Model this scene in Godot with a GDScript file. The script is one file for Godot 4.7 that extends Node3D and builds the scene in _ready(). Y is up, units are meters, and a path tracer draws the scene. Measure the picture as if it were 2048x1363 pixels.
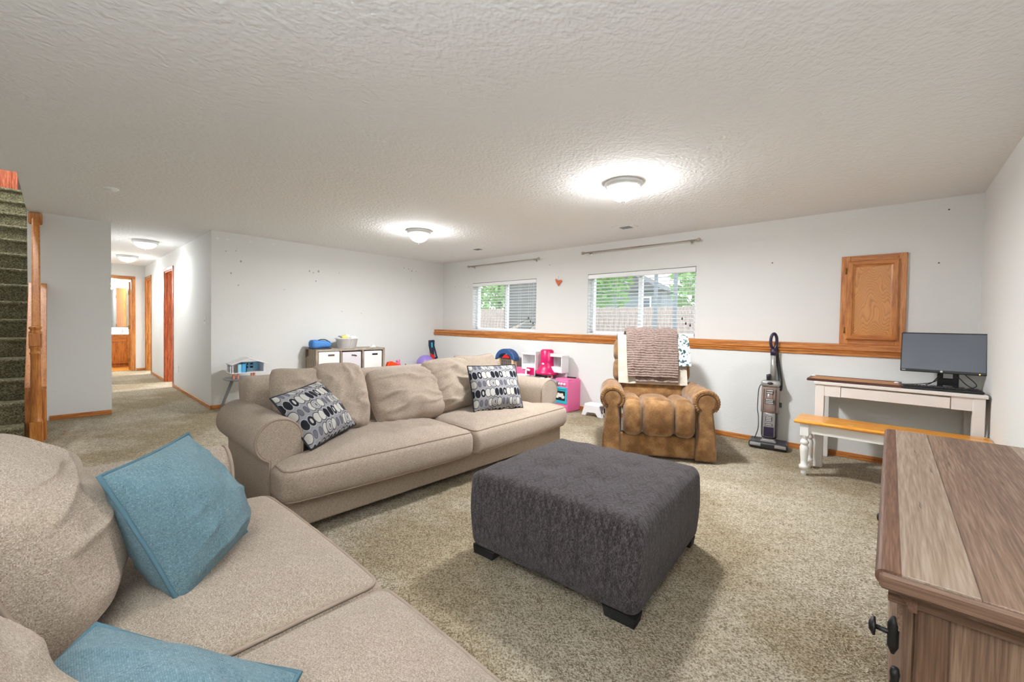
extends Node3D
# Basement family room. Units are metres, y up; the camera stands at the origin, north is -z.

const LAMP_A := 4.6
const LAMP_B := 4.6
const LAMP_C := 0.85
const LAMP_D := 15.0
const LAMP_E := 5.0
const LAMP_COLOR := Color(0.975, 0.988, 1.0)
const UPLIGHT := 8.5
const HALO := 0.105


func _ready() -> void:
	# camera: level lens with a small downward shift, rolled about one degree
	var cam := Camera3D.new()
	cam.name = "camera"
	add_child(cam)
	var yaw := 0.7387
	var pitch := 0.0235
	var roll := 0.0174
	var fw := Vector3(-sin(yaw) * cos(pitch), -sin(pitch), -cos(yaw) * cos(pitch))
	var rt := Vector3(cos(yaw), 0, -sin(yaw))
	var up := rt.cross(fw)
	var r2 := rt * cos(roll) + up * sin(roll)
	var u2 := -rt * sin(roll) + up * cos(roll)
	cam.transform = Transform3D(Basis(r2, u2, -fw), Vector3(0, 1.2459, 0))
	var near := 0.05
	var f := 832.63
	cam.set_frustum(near * 1363.0 / f, Vector2(0, -(681.5 - 666.17) / f * near), near, 200.0)
	cam.current = true
	# sky: bright overcast
	var env := Environment.new()
	env.background_mode = Environment.BG_SKY
	var sm := ProceduralSkyMaterial.new()
	sm.sky_top_color = Color(0.80, 0.86, 0.93)
	sm.sky_horizon_color = Color(0.94, 0.95, 0.96)
	sm.ground_bottom_color = Color(0.40, 0.40, 0.36)
	sm.ground_horizon_color = Color(0.75, 0.76, 0.74)
	sm.sky_energy_multiplier = 1.0
	env.sky = Sky.new()
	env.sky.sky_material = sm
	env.background_energy_multiplier = 3.2
	env.tonemap_mode = Environment.TONE_MAPPER_LINEAR
	env.tonemap_exposure = 1.66
	env.sdfgi_enabled = true
	env.ssao_enabled = true
	env.ssil_enabled = true
	var we := WorldEnvironment.new()
	we.name = "environment"
	we.environment = env
	add_child(we)
	rng.seed = 7
	materials()
	mat("stain_orange", rgb(186, 128, 60), 0.95)
	mat("crumb_green", rgb(110, 150, 60), 0.9)
	mat("crumb_red", rgb(196, 70, 70), 0.9)
	mat("crumb_dark", rgb(70, 60, 50), 0.9)
	mat("scuff", rgb(168, 168, 166), 0.9)
	room()
	sofas()
	recliner()
	media_console()
	desk_corner()
	vacuum()
	toy_side()
	play_kitchen()
	outdoors()


# ---------------------------------------------------------------- helpers
const XE := 0.56
const XW := -6.84
const XL := -7.36
const ZN := -5.38
const ZB := -5.178
const ZH := -1.43
const ZL := -0.485
const ZS := 1.15
const CEIL := 2.44

var M := {}
var used := {}
var smooth_id := 1
var rng := RandomNumberGenerator.new()
var wob := FastNoiseLite.new()


func V(x, y, z) -> Vector3:
	return Vector3(x, y, z)


func numbered(called: String) -> String:
	used[called] = used.get(called, -1) + 1
	return called if used[called] == 0 else "%s_%03d" % [called, used[called]]


func tag(o, label: String, category: String, group := "") -> void:
	o.set_meta("label", label)
	o.set_meta("category", category)
	if group:
		o.set_meta("group", group)


func thing(called: String, label: String, category: String, at := Vector3.ZERO, turn := 0.0, group := "") -> Node3D:
	var o := Node3D.new()
	o.name = numbered(called)
	add_child(o)
	o.position = at
	o.rotation_degrees.y = turn
	tag(o, label, category, group)
	return o


func setting(called: String) -> Node3D:
	var o := Node3D.new()
	o.name = called
	add_child(o)
	o.set_meta("kind", "structure")
	return o


func S() -> SurfaceTool:
	var st := SurfaceTool.new()
	st.begin(Mesh.PRIMITIVE_TRIANGLES)
	return st


func mesh_of(st: SurfaceTool) -> ArrayMesh:
	st.generate_normals()
	st.index()
	return st.commit()


func put(st: SurfaceTool, called: String, m: Material, parent: Node, label := "") -> MeshInstance3D:
	return inst(mesh_of(st), called, m, parent, Transform3D.IDENTITY, label)


func inst(mesh: Mesh, called: String, m: Material, parent: Node, t := Transform3D.IDENTITY, label := "") -> MeshInstance3D:
	var o := MeshInstance3D.new()
	o.mesh = mesh
	o.name = called
	o.material_override = m
	o.transform = t
	parent.add_child(o, true)
	if label:
		o.set_meta("label", label)
	return o


func solo(st: SurfaceTool, called: String, m: Material, label: String, category: String, at := Vector3.ZERO, turn := 0.0, group := "") -> MeshInstance3D:
	var o := inst(mesh_of(st), numbered(called), m, self)
	o.position = at
	o.rotation_degrees.y = turn
	tag(o, label, category, group)
	return o


func flat(st: SurfaceTool) -> void:
	st.set_smooth_group(-1)


func soft(st: SurfaceTool) -> void:
	smooth_id += 1
	st.set_smooth_group(smooth_id)


# a, b, c (, d) run counter-clockwise seen from outside
func tri(st: SurfaceTool, a: Vector3, b: Vector3, c: Vector3) -> void:
	st.add_vertex(a)
	st.add_vertex(c)
	st.add_vertex(b)


func quad(st: SurfaceTool, a: Vector3, b: Vector3, c: Vector3, d: Vector3) -> void:
	tri(st, a, b, c)
	tri(st, a, c, d)


# box with chamfered edges; c centre, s full size, b chamfer, t extra transform
func box(st: SurfaceTool, c: Vector3, s: Vector3, b := 0.0, t := Transform3D.IDENTITY) -> void:
	flat(st)
	var h := s * 0.5
	b = minf(b, minf(h.x, minf(h.y, h.z)) * 0.9)
	var ax := [Vector3.RIGHT, Vector3.UP, Vector3.BACK]
	var at := func(q: Vector3) -> Vector3: return t * (c + q)
	for i in 3:
		for s1 in [-1.0, 1.0]:
			var n: Vector3 = ax[i] * s1
			var u: Vector3 = ax[(i + 1) % 3]
			var v: Vector3 = ax[(i + 2) % 3] * s1
			var hn := h[i]
			var hu := h[(i + 1) % 3] - b
			var hv := h[(i + 2) % 3] - b
			quad(st, at.call(n * hn - u * hu - v * hv), at.call(n * hn + u * hu - v * hv), at.call(n * hn + u * hu + v * hv), at.call(n * hn - u * hu + v * hv))
	if b <= 0.0:
		return
	for i in 3:
		var w: Vector3 = ax[i]
		var hw := h[i] - b
		for s1 in [-1.0, 1.0]:
			for s2 in [-1.0, 1.0]:
				var p1: Vector3 = ax[(i + 1) % 3] * s1
				var p2: Vector3 = ax[(i + 2) % 3] * s2
				var h1 := h[(i + 1) % 3]
				var h2 := h[(i + 2) % 3]
				var a1: Vector3 = p1 * h1 + p2 * (h2 - b)
				var a2: Vector3 = p1 * (h1 - b) + p2 * h2
				if s1 * s2 > 0:
					quad(st, at.call(a1 - w * hw), at.call(a2 - w * hw), at.call(a2 + w * hw), at.call(a1 + w * hw))
				else:
					quad(st, at.call(a1 + w * hw), at.call(a2 + w * hw), at.call(a2 - w * hw), at.call(a1 - w * hw))
	for sx in [-1.0, 1.0]:
		for sy in [-1.0, 1.0]:
			for sz in [-1.0, 1.0]:
				var px := Vector3(sx * h.x, sy * (h.y - b), sz * (h.z - b))
				var py := Vector3(sx * (h.x - b), sy * h.y, sz * (h.z - b))
				var pz := Vector3(sx * (h.x - b), sy * (h.y - b), sz * h.z)
				if sx * sy * sz > 0:
					tri(st, at.call(px), at.call(py), at.call(pz))
				else:
					tri(st, at.call(px), at.call(pz), at.call(py))


func bx(x0, x1, y0, y1, z0, z1, st: SurfaceTool, b := 0.0) -> void:
	box(st, Vector3((x0 + x1) * 0.5, (y0 + y1) * 0.5, (z0 + z1) * 0.5), Vector3(absf(x1 - x0), absf(y1 - y0), absf(z1 - z0)), b)


# surface of revolution about y; prof = [Vector2(radius, y)] from bottom to top
func lathe(st: SurfaceTool, prof: Array, seg := 24, t := Transform3D.IDENTITY, sharp := false) -> void:
	soft(st)
	for k in prof.size() - 1:
		if sharp:
			soft(st)
		var p: Vector2 = prof[k]
		var q: Vector2 = prof[k + 1]
		for i in seg:
			var a := TAU * i / seg
			var b := TAU * (i + 1) / seg
			var da := Vector3(cos(a), 0, -sin(a))
			var db := Vector3(cos(b), 0, -sin(b))
			var up := Vector3.UP
			var p0: Vector3 = t * (da * p.x + up * p.y)
			var p1: Vector3 = t * (db * p.x + up * p.y)
			var q0: Vector3 = t * (da * q.x + up * q.y)
			var q1: Vector3 = t * (db * q.x + up * q.y)
			if p.x > 1e-6:
				tri(st, p0, p1, q1)
			if q.x > 1e-6:
				tri(st, p0, q1, q0)


# tube along points; rad number or array
func tube(st: SurfaceTool, pts: Array, rad, sides := 8, closed := false, squash := 1.0) -> void:
	soft(st)
	var n := pts.size()
	var rings := []
	var nrm := Vector3.ZERO
	for i in n:
		var a: Vector3 = pts[(i - 1 + n) % n] if closed or i > 0 else pts[i]
		var b: Vector3 = pts[(i + 1) % n] if closed or i < n - 1 else pts[i]
		var d := (b - a).normalized()
		if nrm == Vector3.ZERO:
			nrm = d.cross(Vector3.UP if absf(d.y) < 0.9 else Vector3.RIGHT).normalized()
		nrm = (nrm - d * nrm.dot(d)).normalized()
		var bn := d.cross(nrm)
		var r: float = rad[i] if rad is Array else rad
		var ring := []
		for k in sides:
			var t := TAU * k / sides
			ring.append(pts[i] + (nrm * cos(t) + bn * sin(t) * squash) * r)
		rings.append(ring)
	for i in (n if closed else n - 1):
		var r0: Array = rings[i]
		var r1: Array = rings[(i + 1) % n]
		for k in sides:
			quad(st, r0[k], r0[(k + 1) % sides], r1[(k + 1) % sides], r1[k])
	if not closed:
		for k in range(1, sides - 1):
			tri(st, rings[0][0], rings[0][k + 1], rings[0][k])
			tri(st, rings[n - 1][0], rings[n - 1][k], rings[n - 1][k + 1])


func smooth_path(ctrl: Array, steps := 6, closed := false) -> Array:
	var out := []
	var n := ctrl.size()
	for i in (n if closed else n - 1):
		var p0: Vector3 = ctrl[(i - 1 + n) % n] if closed or i > 0 else ctrl[0]
		var p1: Vector3 = ctrl[i]
		var p2: Vector3 = ctrl[(i + 1) % n]
		var p3: Vector3 = ctrl[(i + 2) % n] if closed or i < n - 2 else ctrl[n - 1]
		for k in steps:
			out.append(p1.cubic_interpolate(p2, p0, p3, float(k) / steps))
	if not closed:
		out.append(ctrl[n - 1])
	return out


# extrude polygon (x, y) along z from z0 to z1, chamfer b; t places it. Polygon counter-clockwise
func prism(st: SurfaceTool, poly: Array, z0: float, z1: float, b := 0.0, t := Transform3D.IDENTITY, round_sides := false) -> void:
	var pts := PackedVector2Array(poly)
	var area := 0.0
	for i in pts.size():
		area += pts[i].cross(pts[(i + 1) % pts.size()])
	if area < 0:
		pts.reverse()
	var n := pts.size()
	var small := pts
	if b > 0.0:
		var off := Geometry2D.offset_polygon(pts, -b)
		# keep vertex pairing: shrink by vertex normals instead
		small = PackedVector2Array()
		for i in n:
			var e0 := (pts[i] - pts[(i - 1 + n) % n]).normalized()
			var e1 := (pts[(i + 1) % n] - pts[i]).normalized()
			var m0 := Vector2(-e0.y, e0.x)
			var m1 := Vector2(-e1.y, e1.x)
			var m := (m0 + m1).normalized()
			small.append(pts[i] + m * (b / maxf(0.4, m.dot(m0))))
		if off.is_empty():
			small = pts
	var tris := Geometry2D.triangulate_polygon(small)
	flat(st)
	for i in range(0, tris.size(), 3):
		var a := small[tris[i]]
		var c := small[tris[i + 1]]
		var d := small[tris[i + 2]]
		if (c - a).cross(d - a) < 0:
			var w := c
			c = d
			d = w
		tri(st, t * Vector3(a.x, a.y, z1), t * Vector3(c.x, c.y, z1), t * Vector3(d.x, d.y, z1))
		tri(st, t * Vector3(a.x, a.y, z0), t * Vector3(d.x, d.y, z0), t * Vector3(c.x, c.y, z0))
	if round_sides:
		soft(st)
	for i in n:
		var p := pts[i]
		var q := pts[(i + 1) % n]
		var ps := small[i]
		var qs := small[(i + 1) % n]
		quad(st, t * Vector3(p.x, p.y, z1 - b), t * Vector3(p.x, p.y, z0 + b), t * Vector3(q.x, q.y, z0 + b), t * Vector3(q.x, q.y, z1 - b))
		if b > 0.0:
			quad(st, t * Vector3(ps.x, ps.y, z1), t * Vector3(p.x, p.y, z1 - b), t * Vector3(q.x, q.y, z1 - b), t * Vector3(qs.x, qs.y, z1))
			quad(st, t * Vector3(p.x, p.y, z0 + b), t * Vector3(ps.x, ps.y, z0), t * Vector3(qs.x, qs.y, z0), t * Vector3(q.x, q.y, z0 + b))


func marks(h: float, r: float, k: int, m: int) -> Array:
	var out := []
	for i in k:
		out.append(-h + r * (1.0 - cos(PI * 0.5 * i / k)) if false else -h + r * i / k)
	for i in m + 1:
		out.append(lerpf(-(h - r), h - r, float(i) / m))
	for i in k:
		out.append(h - r + r * (i + 1) / k)
	return out


# rounded, subdivided box; bend(Vector3)->Vector3 shapes the finished surface
func softbox(st: SurfaceTool, h: Vector3, r: float, k: int, m: Vector3i, bend: Callable) -> void:
	soft(st)
	var ms := [marks(h.x, r, k, m.x), marks(h.y, r, k, m.y), marks(h.z, r, k, m.z)]
	for i in 3:
		for s1 in [-1.0, 1.0]:
			var ui := (i + 1) % 3
			var vi := (i + 2) % 3
			var mu: Array = ms[ui]
			var mv: Array = ms[vi]
			var grid := []
			for a in mu.size():
				var row := []
				for b in mv.size():
					var q := Vector3.ZERO
					q[i] = h[i] * s1
					q[ui] = mu[a]
					q[vi] = mv[b]
					var inner := q.clamp(-(h - Vector3.ONE * r), h - Vector3.ONE * r)
					var d := q - inner
					if d.length_squared() > 1e-12:
						q = inner + d.normalized() * r
					row.append(bend.call(q))
				grid.append(row)
			for a in mu.size() - 1:
				for b in mv.size() - 1:
					if s1 > 0:
						quad(st, grid[a][b], grid[a + 1][b], grid[a + 1][b + 1], grid[a][b + 1])
					else:
						quad(st, grid[a][b], grid[a][b + 1], grid[a + 1][b + 1], grid[a + 1][b])


func same(p: Vector3) -> Vector3:
	return p


# pillow: lies in local xy, thickness along z; half sizes a, b; fat = half thickness
func pillow(st: SurfaceTool, a: float, b: float, fat: float, n: int, crease: float, seed_at: float, bend: Callable, ear := 0.05) -> void:
	for side in [1.0, -1.0]:
		soft(st)
		var g := []
		var uv := []
		for i in n + 1:
			var row := []
			var urow := []
			for j in n + 1:
				var u := sin(lerpf(-PI / 2, PI / 2, float(i) / n)) * 0.35 + lerpf(-1, 1, float(i) / n) * 0.65
				var v := sin(lerpf(-PI / 2, PI / 2, float(j) / n)) * 0.35 + lerpf(-1, 1, float(j) / n) * 0.65
				row.append(bend.call(pillow_at(u, v, a, b, fat * side, crease, seed_at, ear)))
				urow.append(Vector2(u * 0.5 + 0.5, 0.5 - v * 0.5))
			g.append(row)
			uv.append(urow)
		for i in n:
			for j in n:
				var c := [[i, j], [i + 1, j], [i + 1, j + 1], [i, j + 1]]
				var o := [0, 2, 1, 0, 3, 2] if side > 0 else [0, 1, 2, 0, 2, 3]
				for w in o:
					st.set_uv(uv[c[w][0]][c[w][1]])
					st.add_vertex(g[c[w][0]][c[w][1]])


func pillow_at(u: float, v: float, a: float, b: float, f: float, crease: float, s: float, ear: float) -> Vector3:
	# ear > 0 pulls the corners out, ear < 0 rounds them off
	var x := a * u
	var y := b * v
	if ear >= 0.0:
		x *= 1.0 - ear * (1.0 - v * v)
		y *= 1.0 - ear * (1.0 - u * u)
	else:
		x *= sqrt(1.0 + ear * v * v * v * v)
		y *= sqrt(1.0 + ear * u * u * u * u)
	var p := 0.55 if ear >= 0.0 else 0.38
	var e := pow(maxf(0.0, 1.0 - u * u), p) * pow(maxf(0.0, 1.0 - v * v), p)
	var z := s * 37.0 + (0.0 if f > 0 else 90.0)
	var w := wob.get_noise_3d(u * 50.0, v * 50.0, z) * 0.7
	# folds: sharp ridges of a stretched noise, strongest towards the rim
	var rim_k := maxf(absf(u), absf(v))
	var ridge := 1.0 - absf(wob.get_noise_3d(u * 26.0 + v * 18.0, v * 62.0 - u * 12.0, z + 300.0)) * 2.6
	ridge = maxf(0.0, ridge)
	w += ridge * ridge * 0.5 * smoothstep(0.1, 0.6, rim_k) * (1.0 - smoothstep(0.8, 1.0, rim_k))
	w += sin((absf(u) - absf(v)) * 9.0 + s * 3.0) * rim_k * rim_k * (0.22 if ear >= 0.0 else 0.08)
	return Vector3(x, y, f * e * (1.0 + crease * w))


func rim(a: float, b: float, n: int, bend: Callable, ear := 0.05) -> Array:
	var out := []
	for e in 4:
		for i in n:
			var s := lerpf(-1, 1, float(i) / n)
			var u: float = [s, 1.0, -s, -1.0][e]
			var v: float = [-1.0, s, 1.0, -s][e]
			out.append(bend.call(pillow_at(u, v, a, b, 0.0, 0.0, 0.0, ear)))
	return out


# a frame from three corners: bottom left, bottom right, top left
func frame3(bl: Vector3, br: Vector3, tl: Vector3) -> Transform3D:
	var x := (br - bl).normalized()
	var z := x.cross(tl - bl).normalized()
	var y := z.cross(x)
	return Transform3D(Basis(x, y, z), (br + tl) * 0.5)


func blob(st: SurfaceTool, c: Vector3, r: Vector3, seg := 16, rings := 10) -> void:
	var prof := []
	for i in rings + 1:
		var a := lerpf(-PI / 2, PI / 2, float(i) / rings)
		prof.append(Vector2(cos(a) if i > 0 and i < rings else 0.0, sin(a)))
	lathe(st, prof, seg, Transform3D(Basis.from_scale(r), c))


# ---------------------------------------------------------------- materials
func mat(called: String, c: Color, rough := 0.7, metal := 0.0, spec := 0.5) -> StandardMaterial3D:
	var m := StandardMaterial3D.new()
	m.resource_name = called
	m.albedo_color = c
	m.roughness = rough
	m.metallic = metal
	m.metallic_specular = spec
	M[called] = m
	return m


func rgb(r, g, b) -> Color:
	return Color(r / 255.0, g / 255.0, b / 255.0)


# tileable value noise: layers = [[cells across, weight], ...]
func noise_img(size: int, layers: Array, sd := 1, contrast := 1.0) -> Image:
	var r := RandomNumberGenerator.new()
	r.seed = sd
	var sum := PackedFloat32Array()
	sum.resize(size * size)
	var norm := 0.0
	for l in layers:
		var n: int = l[0]
		var d := PackedByteArray()
		d.resize(n * n)
		for i in n * n:
			d[i] = r.randi() % 256
		var one := Image.create_from_data(n, n, false, Image.FORMAT_L8, d)
		var pad := maxi(2, n / 8)
		var big := Image.create(n + pad * 2, n + pad * 2, false, Image.FORMAT_L8)
		for y in [-n, 0, n]:
			for x in [-n, 0, n]:
				big.blit_rect(one, Rect2i(0, 0, n, n), Vector2i(x + pad, y + pad))
		var s := size / n
		if s > 1:
			big.resize((n + pad * 2) * s, (n + pad * 2) * s, Image.INTERPOLATE_CUBIC)
		var out := big.get_region(Rect2i(pad * s, pad * s, size, size)).get_data()
		var w: float = l[1]
		norm += w * w
		for i in out.size():
			sum[i] += (out[i] / 255.0 - 0.5) * w
	norm = sqrt(norm)
	var res := PackedByteArray()
	res.resize(size * size)
	for i in res.size():
		res[i] = clampi(int(255.0 * (0.5 + sum[i] / norm * contrast)), 0, 255)
	return Image.create_from_data(size, size, false, Image.FORMAT_L8, res)


# picture from grey noise through colour stops
func ramp(im: Image, stops: Array) -> ImageTexture:
	var g := Gradient.new()
	g.offsets = PackedFloat32Array(stops.map(func(s): return s[0]))
	g.colors = PackedColorArray(stops.map(func(s): return s[1]))
	var look := []
	for i in 256:
		var c := g.sample(i / 255.0)
		look.append([int(c.r * 255), int(c.g * 255), int(c.b * 255)])
	var d := im.get_data()
	var out := PackedByteArray()
	out.resize(d.size() * 3)
	for i in d.size():
		var c: Array = look[d[i]]
		out[i * 3] = c[0]
		out[i * 3 + 1] = c[1]
		out[i * 3 + 2] = c[2]
	return ImageTexture.create_from_image(Image.create_from_data(im.get_width(), im.get_height(), false, Image.FORMAT_RGB8, out))


func tri_map(m: StandardMaterial3D, scale: Vector3, world := false) -> StandardMaterial3D:
	m.uv1_triplanar = true
	m.uv1_world_triplanar = world
	m.uv1_triplanar_sharpness = 6.0
	m.uv1_scale = scale
	return m


func relief(m: StandardMaterial3D, t: Texture2D, cm: float) -> void:
	m.heightmap_enabled = true
	m.heightmap_texture = t
	m.heightmap_scale = cm


func sheen(m: StandardMaterial3D, amount: float, tint := 0.5) -> void:
	m.rim_enabled = true
	m.rim = amount
	m.rim_tint = tint
func weave(size: int, cell: int, light: Color, dark: Color, spread: float, sd: int) -> Array:
	var r := RandomNumberGenerator.new()
	r.seed = sd
	var n := size / cell
	var tone := []
	for i in n * n:
		tone.append(clampf(r.randfn(0.5, spread), 0.0, 1.0))
	var out := PackedByteArray()
	out.resize(size * size * 3)
	var hi := PackedByteArray()
	hi.resize(size * size)
	for y in size:
		for x in size:
			var cx := x / cell
			var cy := y / cell
			var fx := (float(x % cell) + 0.5) / cell
			var fy := (float(y % cell) + 0.5) / cell
			var over := (cx + cy) % 2 == 0
			var across := sin(PI * (fy if over else fx))
			var along := sin(PI * (fx if over else fy))
			var hgt := across * (0.55 + 0.45 * along)
			var k: float = tone[cy * n + cx] * (0.62 + 0.38 * hgt)
			var c := dark.lerp(light, clampf(k * 1.35, 0.0, 1.0))
			var at := y * size + x
			out[at * 3] = int(c.r * 255)
			out[at * 3 + 1] = int(c.g * 255)
			out[at * 3 + 2] = int(c.b * 255)
			hi[at] = int(hgt * 255)
	return [ImageTexture.create_from_image(Image.create_from_data(size, size, false, Image.FORMAT_RGB8, out)), ImageTexture.create_from_image(Image.create_from_data(size, size, false, Image.FORMAT_L8, hi))]


func wood(called: String, tex: Texture2D, axis: int, along: float, across: float, rough: float, tint := Color.WHITE) -> StandardMaterial3D:
	var m := mat(called, tint, rough)
	m.albedo_texture = tex
	var s := Vector3.ONE * across
	s[axis] = along
	tri_map(m, s)
	return m


func oval_print() -> ImageTexture:
	# rows of overlapping ovals, alternating dark and pale rows
	var n := 512
	var r := RandomNumberGenerator.new()
	r.seed = 5
	var im := Image.create(n, n, false, Image.FORMAT_RGB8)
	for y in n:
		for x in n:
			var k := 0.94 + 0.1 * r.randf()
			im.set_pixel(x, y, Color(0.57 * k, 0.565 * k, 0.58 * k))
	var black := rgb(38, 38, 44)
	var grey := rgb(104, 102, 112)
	var cream := rgb(190, 187, 180)
	var line := rgb(70, 68, 72)
	var pale := rgb(172, 170, 171)
	var rows := 6
	for row in rows:
		var cy := int((row + 0.2) * n / 4.9)
		var dark := row % 2 == 1
		var step := 43
		for i in 15:
			var cx := int((i - 0.6) * step + (20 if dark else 0))
			var k := i % 5
			if dark:
				if k == 0 or k == 1:
					oval(im, cx, cy, 24, 51, black, pale, black)
				elif k == 2:
					oval(im, cx, cy, 24, 51, black, pale, black)
					oval(im, cx, cy, 9, 26, cream, black, cream)
				else:
					oval(im, cx, cy, 27, 49, cream, line, cream)
			else:
				if k == 0:
					oval(im, cx, cy, 37, 50, pale, line, pale)
					oval(im, cx, cy, 19, 32, cream, line, cream)
					oval(im, cx, cy, 8, 18, grey, line, grey)
				elif k == 2 or k == 3:
					oval(im, cx, cy, 15, 33, grey, line, grey)
				else:
					oval(im, cx, cy, 24, 45, cream, line, cream)
	return ImageTexture.create_from_image(im)


func oval(im: Image, cx: int, cy: int, a: int, b: int, fill: Color, edge: Color, _x: Color) -> void:
	for y in range(maxi(0, cy - b - 2), mini(im.get_height(), cy + b + 3)):
		for x in range(maxi(0, cx - a - 2), mini(im.get_width(), cx + a + 3)):
			var d := sqrt(pow(float(x - cx) / a, 2) + pow(float(y - cy) / b, 2))
			if d < 0.88:
				im.set_pixel(x, y, fill)
			elif d < 1.03:
				im.set_pixel(x, y, edge)


func cathedral() -> ImageTexture:
	# flat-sawn oak: arched growth rings up the panel
	var w := 256
	var h := 512
	var f := FastNoiseLite.new()
	f.seed = 9
	f.frequency = 0.012
	f.fractal_type = FastNoiseLite.FRACTAL_NONE
	var fine := FastNoiseLite.new()
	fine.seed = 3
	fine.frequency = 0.2
	var im := Image.create(w, h, false, Image.FORMAT_RGB8)
	var a := rgb(206, 142, 70)
	var b := rgb(150, 86, 32)
	for y in h:
		for x in w:
			var u := (x - w * 0.56) / w
			var v := float(y) / h
			var g := 9.0 * v - 8.5 * pow(absf(u), 1.3) * (0.6 + 0.5 * v) + 1.6 * f.get_noise_2d(x * 0.9, y * 0.3) + 0.06 * f.get_noise_2d(x * 7.0, y * 5.0 + 99)
			var s := fposmod(g * 1.7, 1.0)
			var k := pow(s, 3.0) * 0.9 + 0.12 * fine.get_noise_2d(x * 2.0, y * 0.12)
			im.set_pixel(x, y, a.lerp(b, clampf(k, 0, 1)))
	return ImageTexture.create_from_image(im)


func materials() -> void:
	wob.noise_type = FastNoiseLite.TYPE_SIMPLEX_SMOOTH
	wob.frequency = 0.02
	wob.fractal_octaves = 2
	var grit := ImageTexture.create_from_image(noise_img(256, [[64, 1.0], [128, 0.6]], 4))
	# painted plaster
	var m := mat("wall_paint", rgb(226, 226, 223), 0.75, 0.0, 0.35)
	tri_map(m, Vector3.ONE * 1.6, true)
	relief(m, grit, 0.05)
	m = mat("ceiling_paint", rgb(241, 241, 240), 0.9, 0.0, 0.2)
	tri_map(m, Vector3.ONE * 0.8, true)
	relief(m, ImageTexture.create_from_image(noise_img(512, [[64, 1.0], [128, 0.7], [32, 0.4]], 14)), 0.28)
	mat("trim_white", rgb(238, 238, 236), 0.45)
	# carpets
	var pile := noise_img(512, [[64, 0.8], [128, 0.9], [256, 0.5], [16, 0.3]], 21)
	var pile_height := ImageTexture.create_from_image(pile)
	m = mat("carpet", Color.WHITE, 1.0, 0.0, 0.1)
	m.albedo_texture = ramp(pile, [[0.12, rgb(132, 120, 100)], [0.4, rgb(174, 162, 141)], [0.6, rgb(189, 178, 158)], [0.88, rgb(209, 199, 181)]])
	tri_map(m, Vector3.ONE * 2.4, true)
	relief(m, pile_height, 0.6)
	m.detail_enabled = true
	m.detail_blend_mode = BaseMaterial3D.BLEND_MODE_MUL
	m.detail_uv_layer = BaseMaterial3D.DETAIL_UV_2
	m.detail_albedo = ramp(noise_img(256, [[4, 1.0], [8, 0.7], [16, 0.4]], 8), [[0.25, rgb(226, 220, 208)], [0.55, rgb(246, 244, 240)], [0.8, rgb(255, 255, 255)]])
	m.uv2_triplanar = true
	m.uv2_world_triplanar = true
	m.uv2_scale = Vector3.ONE * 0.45
	m = mat("stair_carpet", Color.WHITE, 1.0, 0.0, 0.1)
	m.albedo_texture = ramp(pile, [[0.15, rgb(84, 80, 60)], [0.45, rgb(112, 108, 85)], [0.62, rgb(124, 119, 95)], [0.85, rgb(144, 138, 113)]])
	tri_map(m, Vector3.ONE * 1.6, true)
	relief(m, pile_height, 0.6)
	# woods
	var grain := noise_img(512, [[16, 1.0], [32, 0.8], [64, 0.6], [128, 0.5]], 31, 0.8)
	var oak := ramp(grain, [[0.15, rgb(152, 86, 38)], [0.42, rgb(181, 111, 51)], [0.6, rgb(193, 124, 60)], [0.85, rgb(208, 144, 79)]])
	wood("oak_x", oak, 0, 0.35, 6.0, 0.38)
	wood("oak_y", oak, 1, 0.35, 6.0, 0.38)
	wood("oak_z", oak, 2, 0.35, 6.0, 0.38)
	wood("light_oak_y", oak, 1, 0.35, 6.0, 0.35, Color(1.0, 1.0, 0.92))
	wood("red_oak_y", ramp(grain, [[0.2, rgb(140, 58, 26)], [0.5, rgb(190, 92, 48)], [0.8, rgb(212, 124, 76)]]), 1, 0.5, 12.0, 0.4)
	m = mat("oak_panel", Color.WHITE, 0.35)
	m.albedo_texture = cathedral()
	var pine := ramp(grain, [[0.2, rgb(206, 128, 40)], [0.5, rgb(228, 156, 62)], [0.8, rgb(240, 178, 88)]])
	wood("pine_x", pine, 0, 0.5, 7.0, 0.28)
	var fine_grain := noise_img(512, [[8, 0.5], [64, 0.6], [128, 0.8], [256, 0.6]], 77, 0.9)
	m = wood("weathered_z", ramp(fine_grain, [[0.1, rgb(132, 110, 93)], [0.4, rgb(149, 126, 108)], [0.62, rgb(157, 135, 117)], [0.9, rgb(169, 149, 133)]]), 2, 0.12, 3.0, 0.55)
	relief(m, ImageTexture.create_from_image(fine_grain), 0.03)
	var rust := ramp(fine_grain, [[0.1, rgb(98, 74, 58)], [0.42, rgb(118, 91, 73)], [0.65, rgb(128, 101, 82)], [0.9, rgb(146, 120, 102)]])
	wood("rustic_z", rust, 2, 0.12, 3.0, 0.55)
	wood("rustic_y", rust, 1, 0.12, 4.0, 0.6, Color(0.92, 0.9, 0.86))
	wood("rustic_x", rust, 0, 0.12, 4.0, 0.6, Color(0.85, 0.8, 0.76))
	wood("rustic_dark_z", rust, 2, 0.15, 4.0, 0.6, Color(0.84, 0.75, 0.7))
	wood("rustic_dark_y", rust, 1, 0.15, 5.0, 0.6, Color(0.74, 0.68, 0.6))
	var ash := ramp(grain, [[0.2, rgb(116, 100, 84)], [0.5, rgb(160, 144, 126)], [0.8, rgb(184, 170, 152)]])
	wood("grey_oak_y", ash, 1, 0.7, 12.0, 0.6)
	wood("grey_oak_z", ash, 2, 0.7, 12.0, 0.6, Color(1.04, 1.06, 1.08))
	wood("walnut_x", ramp(grain, [[0.2, rgb(56, 28, 18)], [0.6, rgb(92, 50, 36)]]), 0, 1.0, 14.0, 0.4)
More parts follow.
